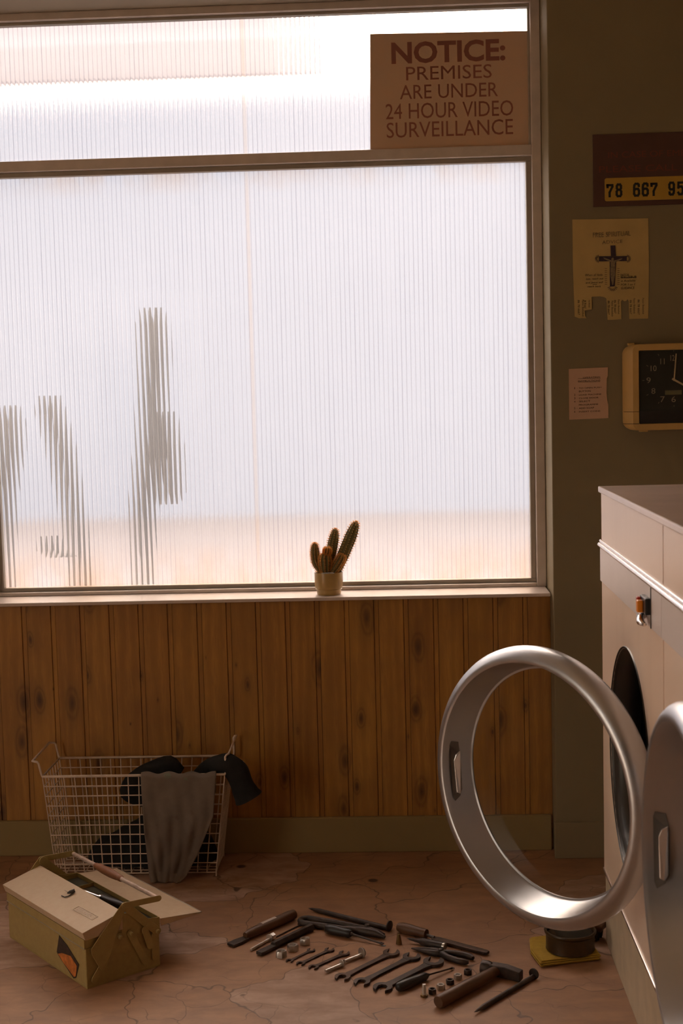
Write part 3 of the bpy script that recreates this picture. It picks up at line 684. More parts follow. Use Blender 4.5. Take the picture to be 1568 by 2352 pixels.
d_ = (Vector(p3) - Vector(p1)).normalized(); n_ = Vector((-d_.y, d_.x)) * 0.003
hh = MB(); hh.prism([tuple(Vector(p1) - d_ * 0.006 - n_), tuple(Vector(p3) - n_ * 0.8), tuple(Vector(p3) + n_ * 0.8), tuple(Vector(p1) - d_ * 0.006 + n_)], (-0.0590, -0.0582), 'y'); hh.build('hour_hand', 'hand', ck, smooth=0)
a, b = CKp(1527, 907), CKp(1565, 896)
box('date_window', 'lcd', (a[0], -0.0572, a[1]), (b[0], -0.0565, b[1]), ck)
MB().box((-0.10, -0.05, -0.1335), (-0.075, -0.035, -0.127)).build('switch', 'clock', ck, smooth=0, bevel=0.001)
MB().box((-0.128, -0.02, 0.126), (-0.108, -0.005, 0.134)).build('hanging_lug', 'clock', ck, smooth=0, bevel=0.002)

# ------------------------------------------------------------------ potted cactus on the sill
pc = thing('potted_cactus', 'small spiny cactus in a mustard glazed pot on the window sill', 'cactus', (-0.2305, 4.322, 0.8325))
MB().lathe([(0, 0), (0.036, 0), (0.038, 0.003), (0.0395, 0.016), (0.0425, 0.0175), (0.0425, 0.0185), (0.0405, 0.020), (0.0425, 0.022), (0.0448, 0.030), (0.0452, 0.068), (0.0445, 0.0715), (0.042, 0.0715), (0.0405, 0.069), (0.0405, 0.060), (0, 0.060)], 48).build('pot', 'pot', pc, smooth=40)
MB().lathe([(0.0402, 0.059), (0.03, 0.0655), (0.012, 0.064), (0, 0.066)], 24).build('soil', 'soil', pc)
K3 = 4.32 / FPX / 4.48
def CZ(u, v_, dy=0.0): p = at(600 + u / 4.48, 1150 + v_ / 4.48, Y=4.322 + dy); return Vector((p.x + 0.2305, dy, p.z - 0.8325))
def cstem(pts_, rad, nm='stem', dens=1.0):
    P_ = [Vector(p) for p in pts_]
    Q = []; n = 22
    for i in range(n + 1):
        t = i / n * (len(P_) - 1); k = min(int(t), len(P_) - 2); f_ = t - k
        p0, p1_, p2_, p3_ = P_[max(k - 1, 0)], P_[k], P_[k + 1], P_[min(k + 2, len(P_) - 1)]
        Q.append(0.5 * ((2 * p1_) + (p2_ - p0) * f_ + (2 * p0 - 5 * p1_ + 4 * p2_ - p3_) * f_ ** 2 + (3 * p1_ - p0 - 3 * p2_ + p3_) * f_ ** 3))
    b = MB(); sp = MB(); S = 40; rings = []; nr = 10
    ref = None
    for i, p in enumerate(Q):
        t = (Q[min(i + 1, n)] - Q[max(i - 1, 0)]).normalized()
        u = (Vector((0, -1, 0)) if ref is None else ref); u = (u - t * u.dot(t)).normalized(); ref = u; w_ = t.cross(u)
        f_ = i / n; r = rad * (0.80 + 0.2 * smoothstep(0, .35, f_)) * math.sqrt(max(0.0, 1 - max(0, (f_ - 0.62) / 0.38) ** 2)) ** 1.15 + 0.0008
        ring = []
        for k in range(S):
            a = 2 * PI * k / S; rr_ = r * (1 + 0.10 * math.cos(nr * a)); d = math.cos(a) * u + math.sin(a) * w_
            ring.append(b.v(p + d * rr_))
        rings.append(ring)
        if i % 1 == 0 and f_ > 0.04:
            for k in range(nr):
                a = 2 * PI * (k + 0.0) / nr; d = math.cos(a) * u + math.sin(a) * w_; o_ = p + d * r * 1.08
                for q in range(6):
                    dd = (d + 0.9 * random.uniform(-1, 1) * (u * -math.sin(a) + w_ * math.cos(a)) + t * random.uniform(-0.5, 1.0)).normalized()
                    ln = random.uniform(0.005, 0.0095) * dens; e = dd.orthogonal().normalized() * 0.00042; e2 = dd.cross(e)
                    v0, v1, v2, v3 = sp.v(o_ + e), sp.v(o_ - 0.5 * e + 0.87 * e2), sp.v(o_ - 0.5 * e - 0.87 * e2), sp.v(o_ + dd * ln)
                    sp.f([v0, v1, v3]); sp.f([v1, v2, v3]); sp.f([v2, v0, v3])
    for i in range(n):
        for k in range(S): b.f([rings[i][k], rings[i][(k + 1) % S], rings[i + 1][(k + 1) % S], rings[i + 1][k]])
    b.f(rings[-1])
    st = b.build(nm, 'cactus', pc, smooth=60)
    s_ = sp.build('spines', 'spine', st, smooth=0); s_['kind'] = 'stuff'
    return st
cstem([CZ(770, 725, 0.006), CZ(840, 560, 0.008), CZ(915, 380, 0.008), CZ(980, 212, 0.008)], 0.0170)
cstem([CZ(672, 725, 0.012), CZ(705, 600, 0.014), CZ(738, 430, 0.016), CZ(764, 286, 0.016)], 0.0148)
cstem([CZ(620, 725, 0.0), CZ(570, 640, 0.0), CZ(552, 540, 0.0), CZ(550, 432, 0.0)], 0.0128)
cstem([CZ(660, 730, -0.016), CZ(655, 660, -0.018), CZ(652, 600, -0.018), CZ(655, 540, -0.018)], 0.0165)
cstem([CZ(665, 560, -0.018), CZ(676, 530, -0.018), CZ(680, 505, -0.018), CZ(683, 478, -0.018)], 0.0098)
cstem([CZ(735, 728, -0.014), CZ(780, 660, -0.015), CZ(815, 600, -0.015), CZ(832, 548, -0.015)], 0.0128)

# ------------------------------------------------------------------ washing machines
XM = 0.52; PITCH = 0.83; YFAR = 3.555; HC = (-0.405, 0.592); HR = 0.272   # hole centre (local y, z) and radius
def washer(loc, label, theta):
    r = thing('washing_machine', label, 'washing machine', loc, 0, 'cream coin washers in a row along the wall')
    b = MB(); P_ = PITCH - 0.003
    # front panel with its round opening
    N = 96; z0, z1 = 0.206, 0.97
    def edge(a):
        c_, s_ = math.cos(a), math.sin(a); t = 1e9
        if c_ > 1e-9: t = min(t, (0 - HC[0]) / c_)
        if c_ < -1e-9: t = min(t, (-P_ - HC[0]) / c_)
        if s_ > 1e-9: t = min(t, (z1 - HC[1]) / s_)
        if s_ < -1e-9: t = min(t, (z0 - HC[1]) / s_)
        return (HC[0] + c_ * t, HC[1] + s_ * t)
    ang = sorted([2 * PI * k / N for k in range(N)] + [math.atan2(z - HC[1], y - HC[0]) % (2 * PI) for y in (0, -P_) for z in (z0, z1)])
    I = [b.v((0, HC[0] + HR * math.cos(a), HC[1] + HR * math.sin(a))) for a in ang]
    I2 = [b.v((0.012, HC[0] + (HR - 0.004) * math.cos(a), HC[1] + (HR - 0.004) * math.sin(a))) for a in ang]
    O = [b.v((0, *edge(a))) for a in ang]
    for k in range(len(ang)):
        q = (k + 1) % len(ang); b.f([O[k], O[q], I[q], I[k]]); b.f([I[k], I[q], I2[q], I2[k]])
    b.box((0.0, -P_, 0.97), (0.02, 0, 1.198))                       # upper fascia
    b.box((0.0, -0.004, 0.206), (0.72, 0, 1.198)); b.box((0.0, -P_, 0.206), (0.72, -P_ + 0.004, 1.198))
    b.box((0.716, -P_, 0.206), (0.72, 0, 1.198)); b.box((0.004, -P_ + 0.004, 0.206), (0.716, -0.004, 0.212)); b.box((0.02, -P_ + 0.004, 1.190), (0.716, -0.004, 1.198))
    b.build('cabinet', 'enamel', r, smooth=0)
    MB().box((0.003, -P_, 0.0), (0.70, 0, 0.1975)).build('plinth', 'plinth', r, smooth=0, bevel=0.003)
    MB().box((-0.004, -P_, 0.1975), (0.70, 0, 0.2058)).build('kick_trim', 'trim', r, smooth=0, bevel=0.002)
    ts = MB()
    ts.tube([(-0.004, -P_, 1.0635), (-0.004, 0.003, 1.0635)], 0.0062, 12); ts.tube([(-0.002, -P_ + 0.0, 1.0735), (-0.002, 0.0, 1.0735)], 0.0042, 10)
    ts.build('bead_trim', 'trim', r, smooth=40)
    st = MB().box((-0.004, -P_, 0.9695), (0.0, 0.001, 1.0575)).build('control_strip', 'strip', r, smooth=0, bevel=0.001)
    bt = MB().box((-0.015, -0.712, 0.9965), (-0.004, -0.648, 1.0315)).build('button_housing', 'bblack', r, smooth=0, bevel=0.002)
    MB().box((-0.024, -0.665, 1.002), (-0.015, -0.651, 1.028)).build('red_button', 'red', bt, smooth=0, bevel=0.002)
    MB().box((-0.027, -0.688, 0.9985), (-0.015, -0.669, 1.024)).build('orange_button', 'orange', bt, smooth=0, bevel=0.002)
    lv = MB(); lv.tube([(-0.004, -0.664, 0.990), (-0.018, -0.668, 0.987), (-0.022, -0.694, 0.981), (-0.016, -0.712, 0.977)], [0.005, 0.0085, 0.0085, 0.004], 10); lv.build('coin_lever', 'chrome', r, smooth=60)
    MB().box((-0.0055, -0.7185, 0.9695), (-0.004, -0.7150, 1.056)).build('strip_slot', 'rubber', r, smooth=0)
    # rubber boot and drum behind the opening
    MB().lathe([(HR + 0.004, -0.003), (HR + 0.006, 0.002), (HR - 0.002, 0.006), (HR - 0.012, 0.012), (HR - 0.022, 0.02), (HR - 0.026, 0.045), (HR - 0.02, 0.07), (HR - 0.006, 0.075), (HR - 0.006, 0.02), (HR - 0.002, 0.002)], 72, 'x', (0, HC[0], HC[1]), closed=True).build('door_gasket', 'rubber', r, smooth=60)
    MB().lathe([(HR - 0.012, 0.076), (HR + 0.02, 0.09), (HR + 0.02, 0.46), (0, 0.47), (0, 0.474), (HR + 0.024, 0.465), (HR + 0.024, 0.088), (HR - 0.008, 0.074)], 72, 'x', (0, HC[0], HC[1]), closed=False).build('drum', 'drum', r, smooth=40)
    # door: ring on a hinge at the near side; local frame at the hinge, closed it lies along +y
    RD = 0.323; hy, hz = -0.730, 0.569
    prof_ = []
    for rr_, nn in ((0.300, -0.028), (0.306, -0.022), (0.3105, -0.012), (0.3125, 0.0), (0.3115, 0.012), (0.307, 0.022), (0.300, 0.0295), (0.292, 0.034), (0.286, 0.0355), (0.281, 0.0352), (0.2785, 0.0338), (0.2775, 0.031), (0.2762, 0.028), (0.262, -0.037), (0.2600, -0.0405), (0.2555, -0.0415), (0.2555, -0.0445), (0.262, -0.0445), (0.272, -0.028)):
        prof_.append((rr_ * RD / 0.3125, -nn * RD / 0.3125))
    dr = MB().lathe(prof_, 128, 'x', (0, RD, 0), closed=True).build('door', 'ring', r, smooth=30)
    dr.location = (-0.003, hy, hz); dr.rotation_euler = (0, 0, theta)
    MB().lathe([(0.2665, 0.0445), (0.22, 0.046), (0.12, 0.047), (0, 0.048)], 96, 'x', (0, RD, 0)).build('glass', 'glass', dr, smooth=60)
    hg = MB().box((-0.006, -0.018, -0.055), (0.004, 0.012, 0.055)); hg.tube([(-0.006, -0.004, -0.06), (-0.006, -0.004, 0.06)], 0.007, 12)
    hg.build('hinge', 'ring', dr, smooth=40, bevel=0.002)
    # finger pull at the free edge; its recess is a flat plate in shade colour
    def fun(s_, zz, off=0.0):   # s_ 0 at the glass, 1 at the lip
        rr_ = (0.262 + (0.2762 - 0.262) * s_) * RD / 0.3125; n_ = (-0.037 + 0.065 * s_) * RD / 0.3125; rr_ -= off
        a = math.asin(zz / rr_); return (-n_, RD + rr_ * math.cos(a), zz)
    hd = MB()
    o_ = [(0.50, 0.052), (0.80, 0.056), (0.84, 0.046), (0.84, -0.078), (0.78, -0.090), (0.54, -0.080), (0.42, -0.066), (0.40, 0.020)]
    for mbx, off, sc_ in ((hd, 0.0012, 1.0),):
        A_ = [mbx.v(fun(s_, z_, off)) for s_, z_ in o_]; mbx.f(A_)
        mbx.b.normal_update(); bmesh.ops.triangulate(mbx.b, faces=list(mbx.b.faces))
    pu = hd.build('pull_shade_plate', 'recess', dr, smooth=0)
    hp = MB(); i_ = [(0.45, 0.030), (0.62, 0.022), (0.70, 0.008), (0.70, -0.070), (0.58, -0.074), (0.47, -0.064)]
    A_ = [hp.v(fun(s_, z_, 0.003)) for s_, z_ in i_]; B_ = [hp.v(fun(s_, z_, 0.0075)) for s_, z_ in i_]
    hp.f(A_); hp.f(B_[::-1])
    for k in range(6): hp.f([A_[k], A_[(k + 1) % 6], B_[(k + 1) % 6], B_[k]])
    hp.build('pull_handle', 'trim', dr, smooth=0, bevel=0.001)
    return r, dr
wa, da = washer((XM, YFAR, 0), 'cream coin washer at the far end of the row, its round door standing open', math.radians(41.0))
wb = copy_tree(wa); wb.location = (XM, YFAR - PITCH, 0)
wb['label'] = 'nearer cream coin washer at the right edge, its round door just ajar'
for ch in wb.children:
    if ch.name.startswith('door') and 'gasket' not in ch.name:
        ch.rotation_euler = (0, 0, math.radians(0.6)); ch.location = (-0.031, -0.780, 0.618)
tag(MB().box((XM - 0.006, 1.70, 1.1985), (1.30, YFAR + 0.014, 1.2145)).build('worktop', 'top', smooth=0, bevel=0.003), 'long cream laminate worktop lying across the tops of both washers', 'worktop')

# ------------------------------------------------------------------ things on the floor by the washer
cl = thing('yellow_duster', 'folded yellow duster cloth on the floor under the round tin', 'cloth', (0.398, 3.49, 0), math.radians(14))
db = MB()
for k, (w_, h_) in enumerate(((0.086, 0.078), (0.080, 0.082), (0.087, 0.079), (0.083, 0.076))):
    z = 0.002 + k * 0.0042
    db.prism([(-w_, -h_), (w_ * 0.9, -h_ * 0.97), (w_, h_ * 0.2), (w_ * 0.9, h_), (-w_ * 0.7, h_ * 0.98), (-w_ * 0.96, 0.1 * h_)], (z, z + 0.0034), 'z')
db.build('cloth', 'duster', cl, smooth=30, bevel=0.0015)
tn = thing('polish_tin', 'round brown open tin of dark polish standing on the yellow duster', 'tin', (0.418, 3.470, 0.0185))
MB().lathe([(0, 0), (0.060, 0), (0.0635, 0.003), (0.0625, 0.008), (0.0625, 0.042), (0.0665, 0.046), (0.0672, 0.050), (0.0655, 0.053), (0.0615, 0.053), (0.0605, 0.050), (0.0605, 0.044), (0, 0.044)], 56).build('tin_body', 'tin', tn, smooth=40)
MB().lathe([(0.0602, 0.0445), (0.04, 0.046), (0.02, 0.045), (0, 0.0462)], 40).build('polish', 'tinlid', tn, smooth=60)
br = thing('scrubbing_brush', 'dark bristled brush leaning on the washer plinth behind the tin', 'brush', (0.450, 3.600, 0.0), math.radians(20))
br.location.z = 0.022; br.rotation_euler = (0, math.radians(20), math.radians(-28))
MB().box((-0.07, -0.022, 0.030), (0.07, 0.022, 0.048)).build('brush_back', 'woodh', br, smooth=0, bevel=0.005)
bb = MB()
for i in range(14):
    for j in range(5):
        x, y = -0.062 + i * 0.0095, -0.017 + j * 0.0085; bb.tube([(x, y, 0.031), (x * 1.08 + random.uniform(-.002, .002), y * 1.2, 0.004)], [0.0028, 0.0036], 5)
o = bb.build('bristles', 'bristle', br, smooth=0); o['kind'] = 'stuff'

# ------------------------------------------------------------------ wire laundry basket
BX = Vector((-0.83, 4.17, 0))
bk = thing('laundry_basket', 'cream wire laundry basket standing against the pine dado', 'basket', BX)
TOP = ((-1.108, 4.062), (-0.548, 4.275), 0.325); BOT = ((-1.083, 4.083), (-0.588, 4.262), 0.012)
def bp(u, v_, t):
    """u along the length, v_ across, t from floor to rim"""
    lo = [BOT[0][i] + (TOP[0][i] - BOT[0][i]) * t for i in (0, 1)]; hi = [BOT[1][i] + (TOP[1][i] - BOT[1][i]) * t for i in (0, 1)]
    return Vector((lo[0] + (hi[0] - lo[0]) * u, lo[1] + (hi[1] - lo[1]) * v_, BOT[2] + (TOP[2] - BOT[2]) * t)) - BX
WR = 0.0019
NV, NH, NS = 17, 10, 7
for v_, nm in ((0, 'front_grid'), (1, 'back_grid')):
    g = MB()
    for i in range(1, NV): g.tube([bp(i / NV, v_, 0), bp(i / NV, v_, 1)], WR, 5)
    for j in range(NH): g.tube([bp(0, v_, j / NH), bp(1, v_, j / NH)], WR, 5)
    g.build(nm, 'wire', bk, smooth=60)
for u in (0, 1):
    g = MB()
    for i in range(1, NS): g.tube([bp(u, i / NS, 0), bp(u, i / NS, 1)], WR, 5)
    for j in range(NH): g.tube([bp(u, 0, j / NH), bp(u, 1, j / NH)], WR, 5)
    g.build('end_grid', 'wire', bk, smooth=60)
g = MB()
for i in range(1, NV): g.tube([bp(i / NV, 0, 0), bp(i / NV, 1, 0)], WR, 5)
for i in range(1, NS): g.tube([bp(0, i / NS, 0), bp(1, i / NS, 0)], WR, 5)
for u in (0, 1):
    for v_ in (0, 1): g.tube([bp(u, v_, 0), bp(u, v_, 1)], 0.0018, 6); g.tube([bp(u, v_, 0) + Vector((0, 0, -0.012)), bp(u, v_, 0.02)], 0.0025, 6)
g.build('floor_grid', 'wire', bk, smooth=60)
MB().tube([bp(0, 0, 1), bp(1, 0, 1), bp(1, 1, 1), bp(0, 1, 1)], 0.0042, 8, closed=True).build('rim', 'wire', bk, smooth=60)
for sx, u, k1, k2 in ((-1, 0, 0.010, 0.030), (1, 1, 0.003, 0.013)):
    up2 = 0.014 if u else 0.0
    A, B = bp(u, 0, 1), bp(u, 1, 1)
    pth = [A, A + Vector((sx * 0.003, 0, 0.008)), A + Vector((sx * k1, 0, 0.040 + up2)), A + Vector((sx * (k1 + 0.004), 0, 0.046 + up2)), A + Vector((sx * k2, 0.004, 0.048 + up2)), B + Vector((sx * k2, -0.004, 0.052 + up2)), B + Vector((sx * (k1 + 0.004), 0, 0.050 + up2)), B + Vector((sx * k1, 0, 0.044 + up2)), B + Vector((sx * 0.003, 0, 0.008)), B]
    MB().tube(pth, 0.0034, 8).build('handle', 'wire', bk, smooth=60)

def blob(name, label, cat, pts_, rad, flat=0.6, wob=0.12, seed=1, mat='black', grp=None, ref=(0, 1, 0)):
    """soft crumpled cloth following a line"""
    rnd = random.Random(seed); P_ = [Vector(p) for p in pts_]; n = 26; Q = []; R_ = []
    for i in range(n + 1):
        t = i / n * (len(P_) - 1); k = min(int(t), len(P_) - 2); f_ = t - k
        p0, p1_, p2_, p3_ = P_[max(k - 1, 0)], P_[k], P_[k + 1], P_[min(k + 2, len(P_) - 1)]
        Q.append(0.5 * ((2 * p1_) + (p2_ - p0) * f_ + (2 * p0 - 5 * p1_ + 4 * p2_ - p3_) * f_ ** 2 + (3 * p1_ - p0 - 3 * p2_ + p3_) * f_ ** 3)); R_.append(rad[k] + (rad[k + 1] - rad[k]) * smoothstep(0, 1, f_))
    base_ = Vector((sum(q.x for q in Q) / len(Q), sum(q.y for q in Q) / len(Q), min(q.z - r for q, r in zip(Q, R_))))
    b = MB(); b.tube([q - base_ for q in Q], R_, 28, flat=flat, ref=ref)
    ph_ = [rnd.uniform(0, 6) for _ in range(6)]
    for v in b.b.verts:
        d = wob * 0.05 * (math.sin(v.co.x * 55 + ph_[0] + 3 * math.sin(v.co.z * 30 + ph_[1])) + math.sin(v.co.z * 70 + v.co.y * 40 + ph_[2]) * 0.7 + 0.5 * math.sin(v.co.y * 90 + v.co.x * 40 + ph_[3]))
        v.co += Vector((d * 0.5, d * 0.5, d * 0.5))
    o = b.build(name, mat, smooth=80); o.location = base_
    return tag(o, label, cat, grp)
# black washing heaped inside, a sleeve above it, one garment slung over the right end
hb = MB()
def heap(u, v_):
    a = u * 2 * PI; ph = v_ * PI / 2
    r_ = math.cos(ph); x = -0.80 + 0.205 * r_ * math.cos(a) * (1 + 0.05 * math.sin(3 * a)); y = 4.173 + 0.068 * r_ * math.sin(a)
    z = 0.020 + 0.150 * math.sin(ph) * (1 + 0.16 * math.sin(x * 17 + 1.2)) * (0.85 + 0.25 * smoothstep(-1.0, -0.75, x)) + 0.004 * math.sin(x * 90 + y * 60)
    return (x + 0.80, y - 4.173, z - 0.02)
hb.grid(heap, 48, 14)
o = hb.build('black_garment', 'black', smooth=80); o.location = (-0.80, 4.173, 0.02); tag(o, 'black garment heaped in the bottom of the wire basket', 'clothes', 'black laundry in the wire basket')
blob('black_garment', 'black garment bunched under the wire basket rim behind the grey rag', 'clothes', [(-0.73, 4.17, 0.215), (-0.80, 4.172, 0.225), (-0.852, 4.172, 0.240), (-0.855, 4.172, 0.268), (-0.80, 4.172, 0.305), (-0.742, 4.17, 0.322), (-0.70, 4.17, 0.30)], [0.02, 0.034, 0.038, 0.030, 0.030, 0.032, 0.02], 0.8, 0.05, 3, grp='black laundry in the wire basket')
blob('black_garment', 'black garment slung over the right end of the wire basket', 'clothes', [(-0.66, 4.155, 0.275), (-0.615, 4.15, 0.318), (-0.570, 4.10, 0.343), (-0.536, 4.085, 0.348), (-0.513, 4.085, 0.322), (-0.500, 4.085, 0.290), (-0.489, 4.085, 0.262), (-0.480, 4.085, 0.243)], [0.02, 0.026, 0.032, 0.036, 0.037, 0.036, 0.040, 0.046], 0.9, 0.03, 5, grp='black laundry in the wire basket')
# stained rag over the front rim
def interp(tab, t):
    for i in range(len(tab) - 1):
        if t <= tab[i + 1][0]:
            a, b = tab[i], tab[i + 1]; f_ = (t - a[0]) / (b[0] - a[0]); return [a[k] + (b[k] - a[k]) * f_ for k in range(1, len(a))]
    return list(tab[-1][1:])
LEFT = [(-0.2, -0.800, 0.255, 4.115), (-0.06, -0.802, 0.322, 4.075), (0.0, -0.803, 0.335, 4.060), (0.05, -0.803, 0.325, 4.048), (0.5, -0.797, 0.150, 4.050), (0.9, -0.790, 0.030, 4.056), (1.0, -0.780, 0.004, 4.035)]
RIGHT = [(-0.2, -0.585, 0.250, 4.115), (-0.06, -0.576, 0.318, 4.075), (0.0, -0.574, 0.333, 4.060), (0.05, -0.572, 0.322, 4.048), (0.4, -0.585, 0.200, 4.045), (0.7, -0.635, 0.085, 4.045), (0.9, -0.672, 0.020, 4.045), (1.0, -0.690, 0.004, 4.030)]
def rag(u, v_):
    t = -0.2 + 1.2 * v_; a, b = interp(LEFT, t), interp(RIGHT, t)
    x, z, y = [a[k] + (b[k] - a[k]) * u for k in range(3)]
    tt = max(0, min(1, t * 2)); diag = math.sin((u * 2.4 + t * 1.1) * PI * 2) * 0.0045 + math.sin((u * 5.5 - t * 1.7) * PI * 2 + 1) * 0.0022
    y -= tt * (0.010 + diag); z += (1 - tt) * 0.004 * math.sin(u * 21)
    return (x + 0.70, y - 4.05, max(0.004, z))
o = MB().grid(rag, 60, 70).build('grey_rag', 'rag', smooth=80, solid=0.0022); o.location = (-0.70, 4.05, 0)
tag(o, 'stained grey rag hanging over the front rim of the wire basket', 'rag')

# ------------------------------------------------------------------ cantilever toolbox
tb = thing('toolbox', 'old cream metal cantilever toolbox with one lid folded open', 'toolbox', (-0.8073, 3.2855, 0), math.radians(41))
TW, TL = 0.212, 0.445
b = MB(); b.box((0, 0, 0.0), (TW, TL, 0.004)).box((0, 0, 0.004), (TW, 0.0025, 0.104)).box((0, TL - 0.0025, 0.004), (TW, TL, 0.104)).box((0, 0.0025, 0.004), (0.0025, TL - 0.0025, 0.104)).box((TW - 0.0025, 0.0025, 0.004), (TW, TL - 0.0025, 0.104))
b.build('body', 'tbox', tb, smooth=0, bevel=0.0015)
def tray(nm, x0, x1, z0, z1):
    t = MB(); y0, y1 = 0.001, TL - 0.001
    t.box((x0, y0, z0), (x1, y1, z0 + 0.002)).box((x0, y0, z0 + 0.002), (x1, y0 + 0.0015, z1)).box((x0, y1 - 0.0015, z0 + 0.002), (x1, y1, z1)).box((x0, y0 + 0.0015, z0 + 0.002), (x0 + 0.0015, y1 - 0.0015, z1)).box((x1 - 0.0015, y0 + 0.0015, z0 + 0.002), (x1, y1 - 0.0015, z1))
    o = t.build(nm, 'tbox', tb, smooth=0)
    i = MB().box((x0 + 0.002, y0 + 0.002, z0 + 0.0025), (x1 - 0.002, y1 - 0.002, z0 + 0.0140)); i.build('tray_lining', 'tboxin', o, smooth=0)
    d = MB().box((x0 + 0.002, TL * 0.78, z0 + 0.003), (x1 - 0.002, TL * 0.78 + 0.0015, z1 - 0.002)); d.build('divider', 'tbox', o, smooth=0)
    return o
tray('tray', -0.003, 0.104, 0.105, 0.128); tr2 = tray('tray', 0.106, TW + 0.002, 0.105, 0.131)
for ya, yb in ((-0.0016, 0.0006), (TL - 0.0006, TL + 0.0016)):
    ep = MB(); ep.prism([(0.1015, 0.104), (TW + 0.002, 0.104), (TW + 0.002, 0.131), (0.150, 0.139), (0.124, 0.166), (0.1045, 0.168)], (ya, yb), 'y')
    ep.build('end_plate', 'tbox', tr2, smooth=0)
MB().tube([(-0.003, 0.0, 0.1045), (-0.003, TL, 0.1045)], 0.0012, 6).build('bright_edge', 'scrape', tb)
# closed lid, rising to the middle
lm = MB(); sl = 0.235
def lz(x): return 0.152 + sl * x
x0, x1, y0, y1 = -0.010, 0.104, -0.006, TL + 0.008
lm.prism([(x0, lz(x0)), (x1, lz(x1)), (x1, lz(x1) - 0.004), (x0 + 0.002, lz(x0) - 0.003)], (y0, y1), 'y')
lm.prism([(x0, lz(x0)), (x0 + 0.002, lz(x0)), (x0 + 0.009, 0.129), (x0 + 0.007, 0.129)], (y0, y1), 'y')
for ya, yb in ((y0, y0 + 0.002), (y1 - 0.002, y1)): lm.prism([(x0 + 0.001, lz(x0) - 0.002), (x1, lz(x1) - 0.002), (x1, 0.129), (x0 + 0.008, 0.129)], (ya, yb), 'y')
lid = lm.build('closed_lid', 'tboxl', tb, smooth=0, bevel=0.0012)
# pressed maker's panel with worn letters
sp_ = MB(); TS = Matrix.Translation((0.0, 0.0, 0.0))
def on_lid(x, y, up_=0.0005): return (x, y, lz(x) + up_)
fr = [(0.052, 0.128), (0.054, 0.030), (0.037, 0.030), (0.035, 0.128)]
for i in range(4):
    a, c_ = fr[i], fr[(i + 1) % 4]; sp_.tube([on_lid(*a), on_lid(*c_)], 0.0008, 5)
V, Fc = text_verts('HERMKE', 0.01); ax = max(v[0] for v in V); ay = max(v[1] for v in V)
vv = [sp_.v(on_lid(0.0385 + v[1] / ay * 0.0115, 0.124 - v[0] / ax * 0.088, 0.0008)) for v in V]
for f_ in Fc: sp_.f([vv[i] for i in f_])
sp_.build('pressed_panel', simple('pressed_metal', (0.66, 0.53, 0.40), 0.5), lid, smooth=0)
# wing lid, thrown open to the far side
wg = MB(); wx0, wx1 = TW + 0.004, TW + 0.128
def wz(x): return 0.127 - 0.12 * (x - wx0)
wg.prism([(wx0, wz(wx0)), (wx1, wz(wx1)), (wx1, wz(wx1) - 0.002), (wx0, wz(wx0) - 0.002)], (-0.004, TL + 0.004), 'y')
for ya, yb in ((-0.004, -0.002), (TL + 0.002, TL + 0.004)): wg.prism([(wx0, wz(wx0)), (wx1, wz(wx1)), (wx1, wz(wx1) - 0.003), (wx0, wz(wx0) - 0.020)], (ya, yb), 'y')
wing = wg.build('open_lid', 'tboxl', tb, smooth=0, bevel=0.0008)
MB().tube([(wx1, -0.004, wz(wx1)), (wx1, TL + 0.004, wz(wx1))], 0.0016, 6).build('bright_edge', 'scrape', wing)
# lever arms on both end plates
def bar2(mb, a, c_, wd, ya, yb):
    a, c_ = Vector(a), Vector(c_); d = (c_ - a).normalized(); n_ = Vector((-d.y, d.x)) * wd / 2
    pol = []
    for cen, s0 in ((a, PI / 2), (c_, -PI / 2)):
        for q in range(7):
            ang_ = s0 + PI * q / 6; pol.append(tuple(cen + d * math.cos(ang_) * wd / 2 + n_.normalized() * math.sin(ang_) * wd / 2))
    mb.prism(pol, (ya, yb), 'y')
for side, s_ in ((0, -1), (1, 1)):
    yb_ = 0.0 if side == 0 else TL
    def pl_(k): return tuple(sorted((yb_ + s_ * (0.0005 + 0.0026 * k), yb_ + s_ * (0.0025 + 0.0026 * k))))
    e1 = MB(); e1.prism([(0.100, 0.196), (0.114, 0.200), (0.110, 0.180), (0.062, 0.072), (0.044, 0.050), (0.036, 0.042), (0.012, 0.088), (0.010, 0.104)], pl_(3), 'y'); e1.build('lever_arm', 'tbox', tb, smooth=0, bevel=0.0008)
    e2 = MB(); bar2(e2, (0.112, 0.188), (0.203, 0.098), 0.022, *pl_(2)); e2.build('lever_arm', 'tbox', tb, smooth=0, bevel=0.0008)
    for (a, c_, k) in (((0.094, 0.112), (0.020, 0.022), 1), ((0.126, 0.112), (0.166, 0.028), 1), ((0.166, 0.112), (0.180, 0.066), 3), ((0.196, 0.088), (0.196, 0.030), 1)):
        l_ = MB(); bar2(l_, a, c_, 0.019, *pl_(k)); l_.build('link', 'tbox', tb, smooth=0, bevel=0.0008)
    h_ = MB(); bar2(h_, (0.108, 0.192), (0.208, 0.1850), 0.016, *pl_(4)); h_.build('handle_arm', 'tbox', tb, smooth=0, bevel=0.0008)
    ya = yb_ + s_ * 0.010
    for (x, z) in ((0.108, 0.192), (0.203, 0.098), (0.094, 0.112), (0.126, 0.112), (0.208, 0.1850)): MB().lathe([(0, ya + s_ * 0.004), (0.004, ya + s_ * 0.003), (0.0055, ya), (0.0055, ya - s_ * 0.006), (0, ya - s_ * 0.006)], 12, 'y', (x, 0, z)).build('rivet', 'tbox', tb, smooth=40)
hr = MB().tube([(0.208, -0.006, 0.1850), (0.208, TL + 0.006, 0.1850)], 0.0058, 12).build('handle_rod', 'handlebar', tb, smooth=60)
yc = TL * 0.57
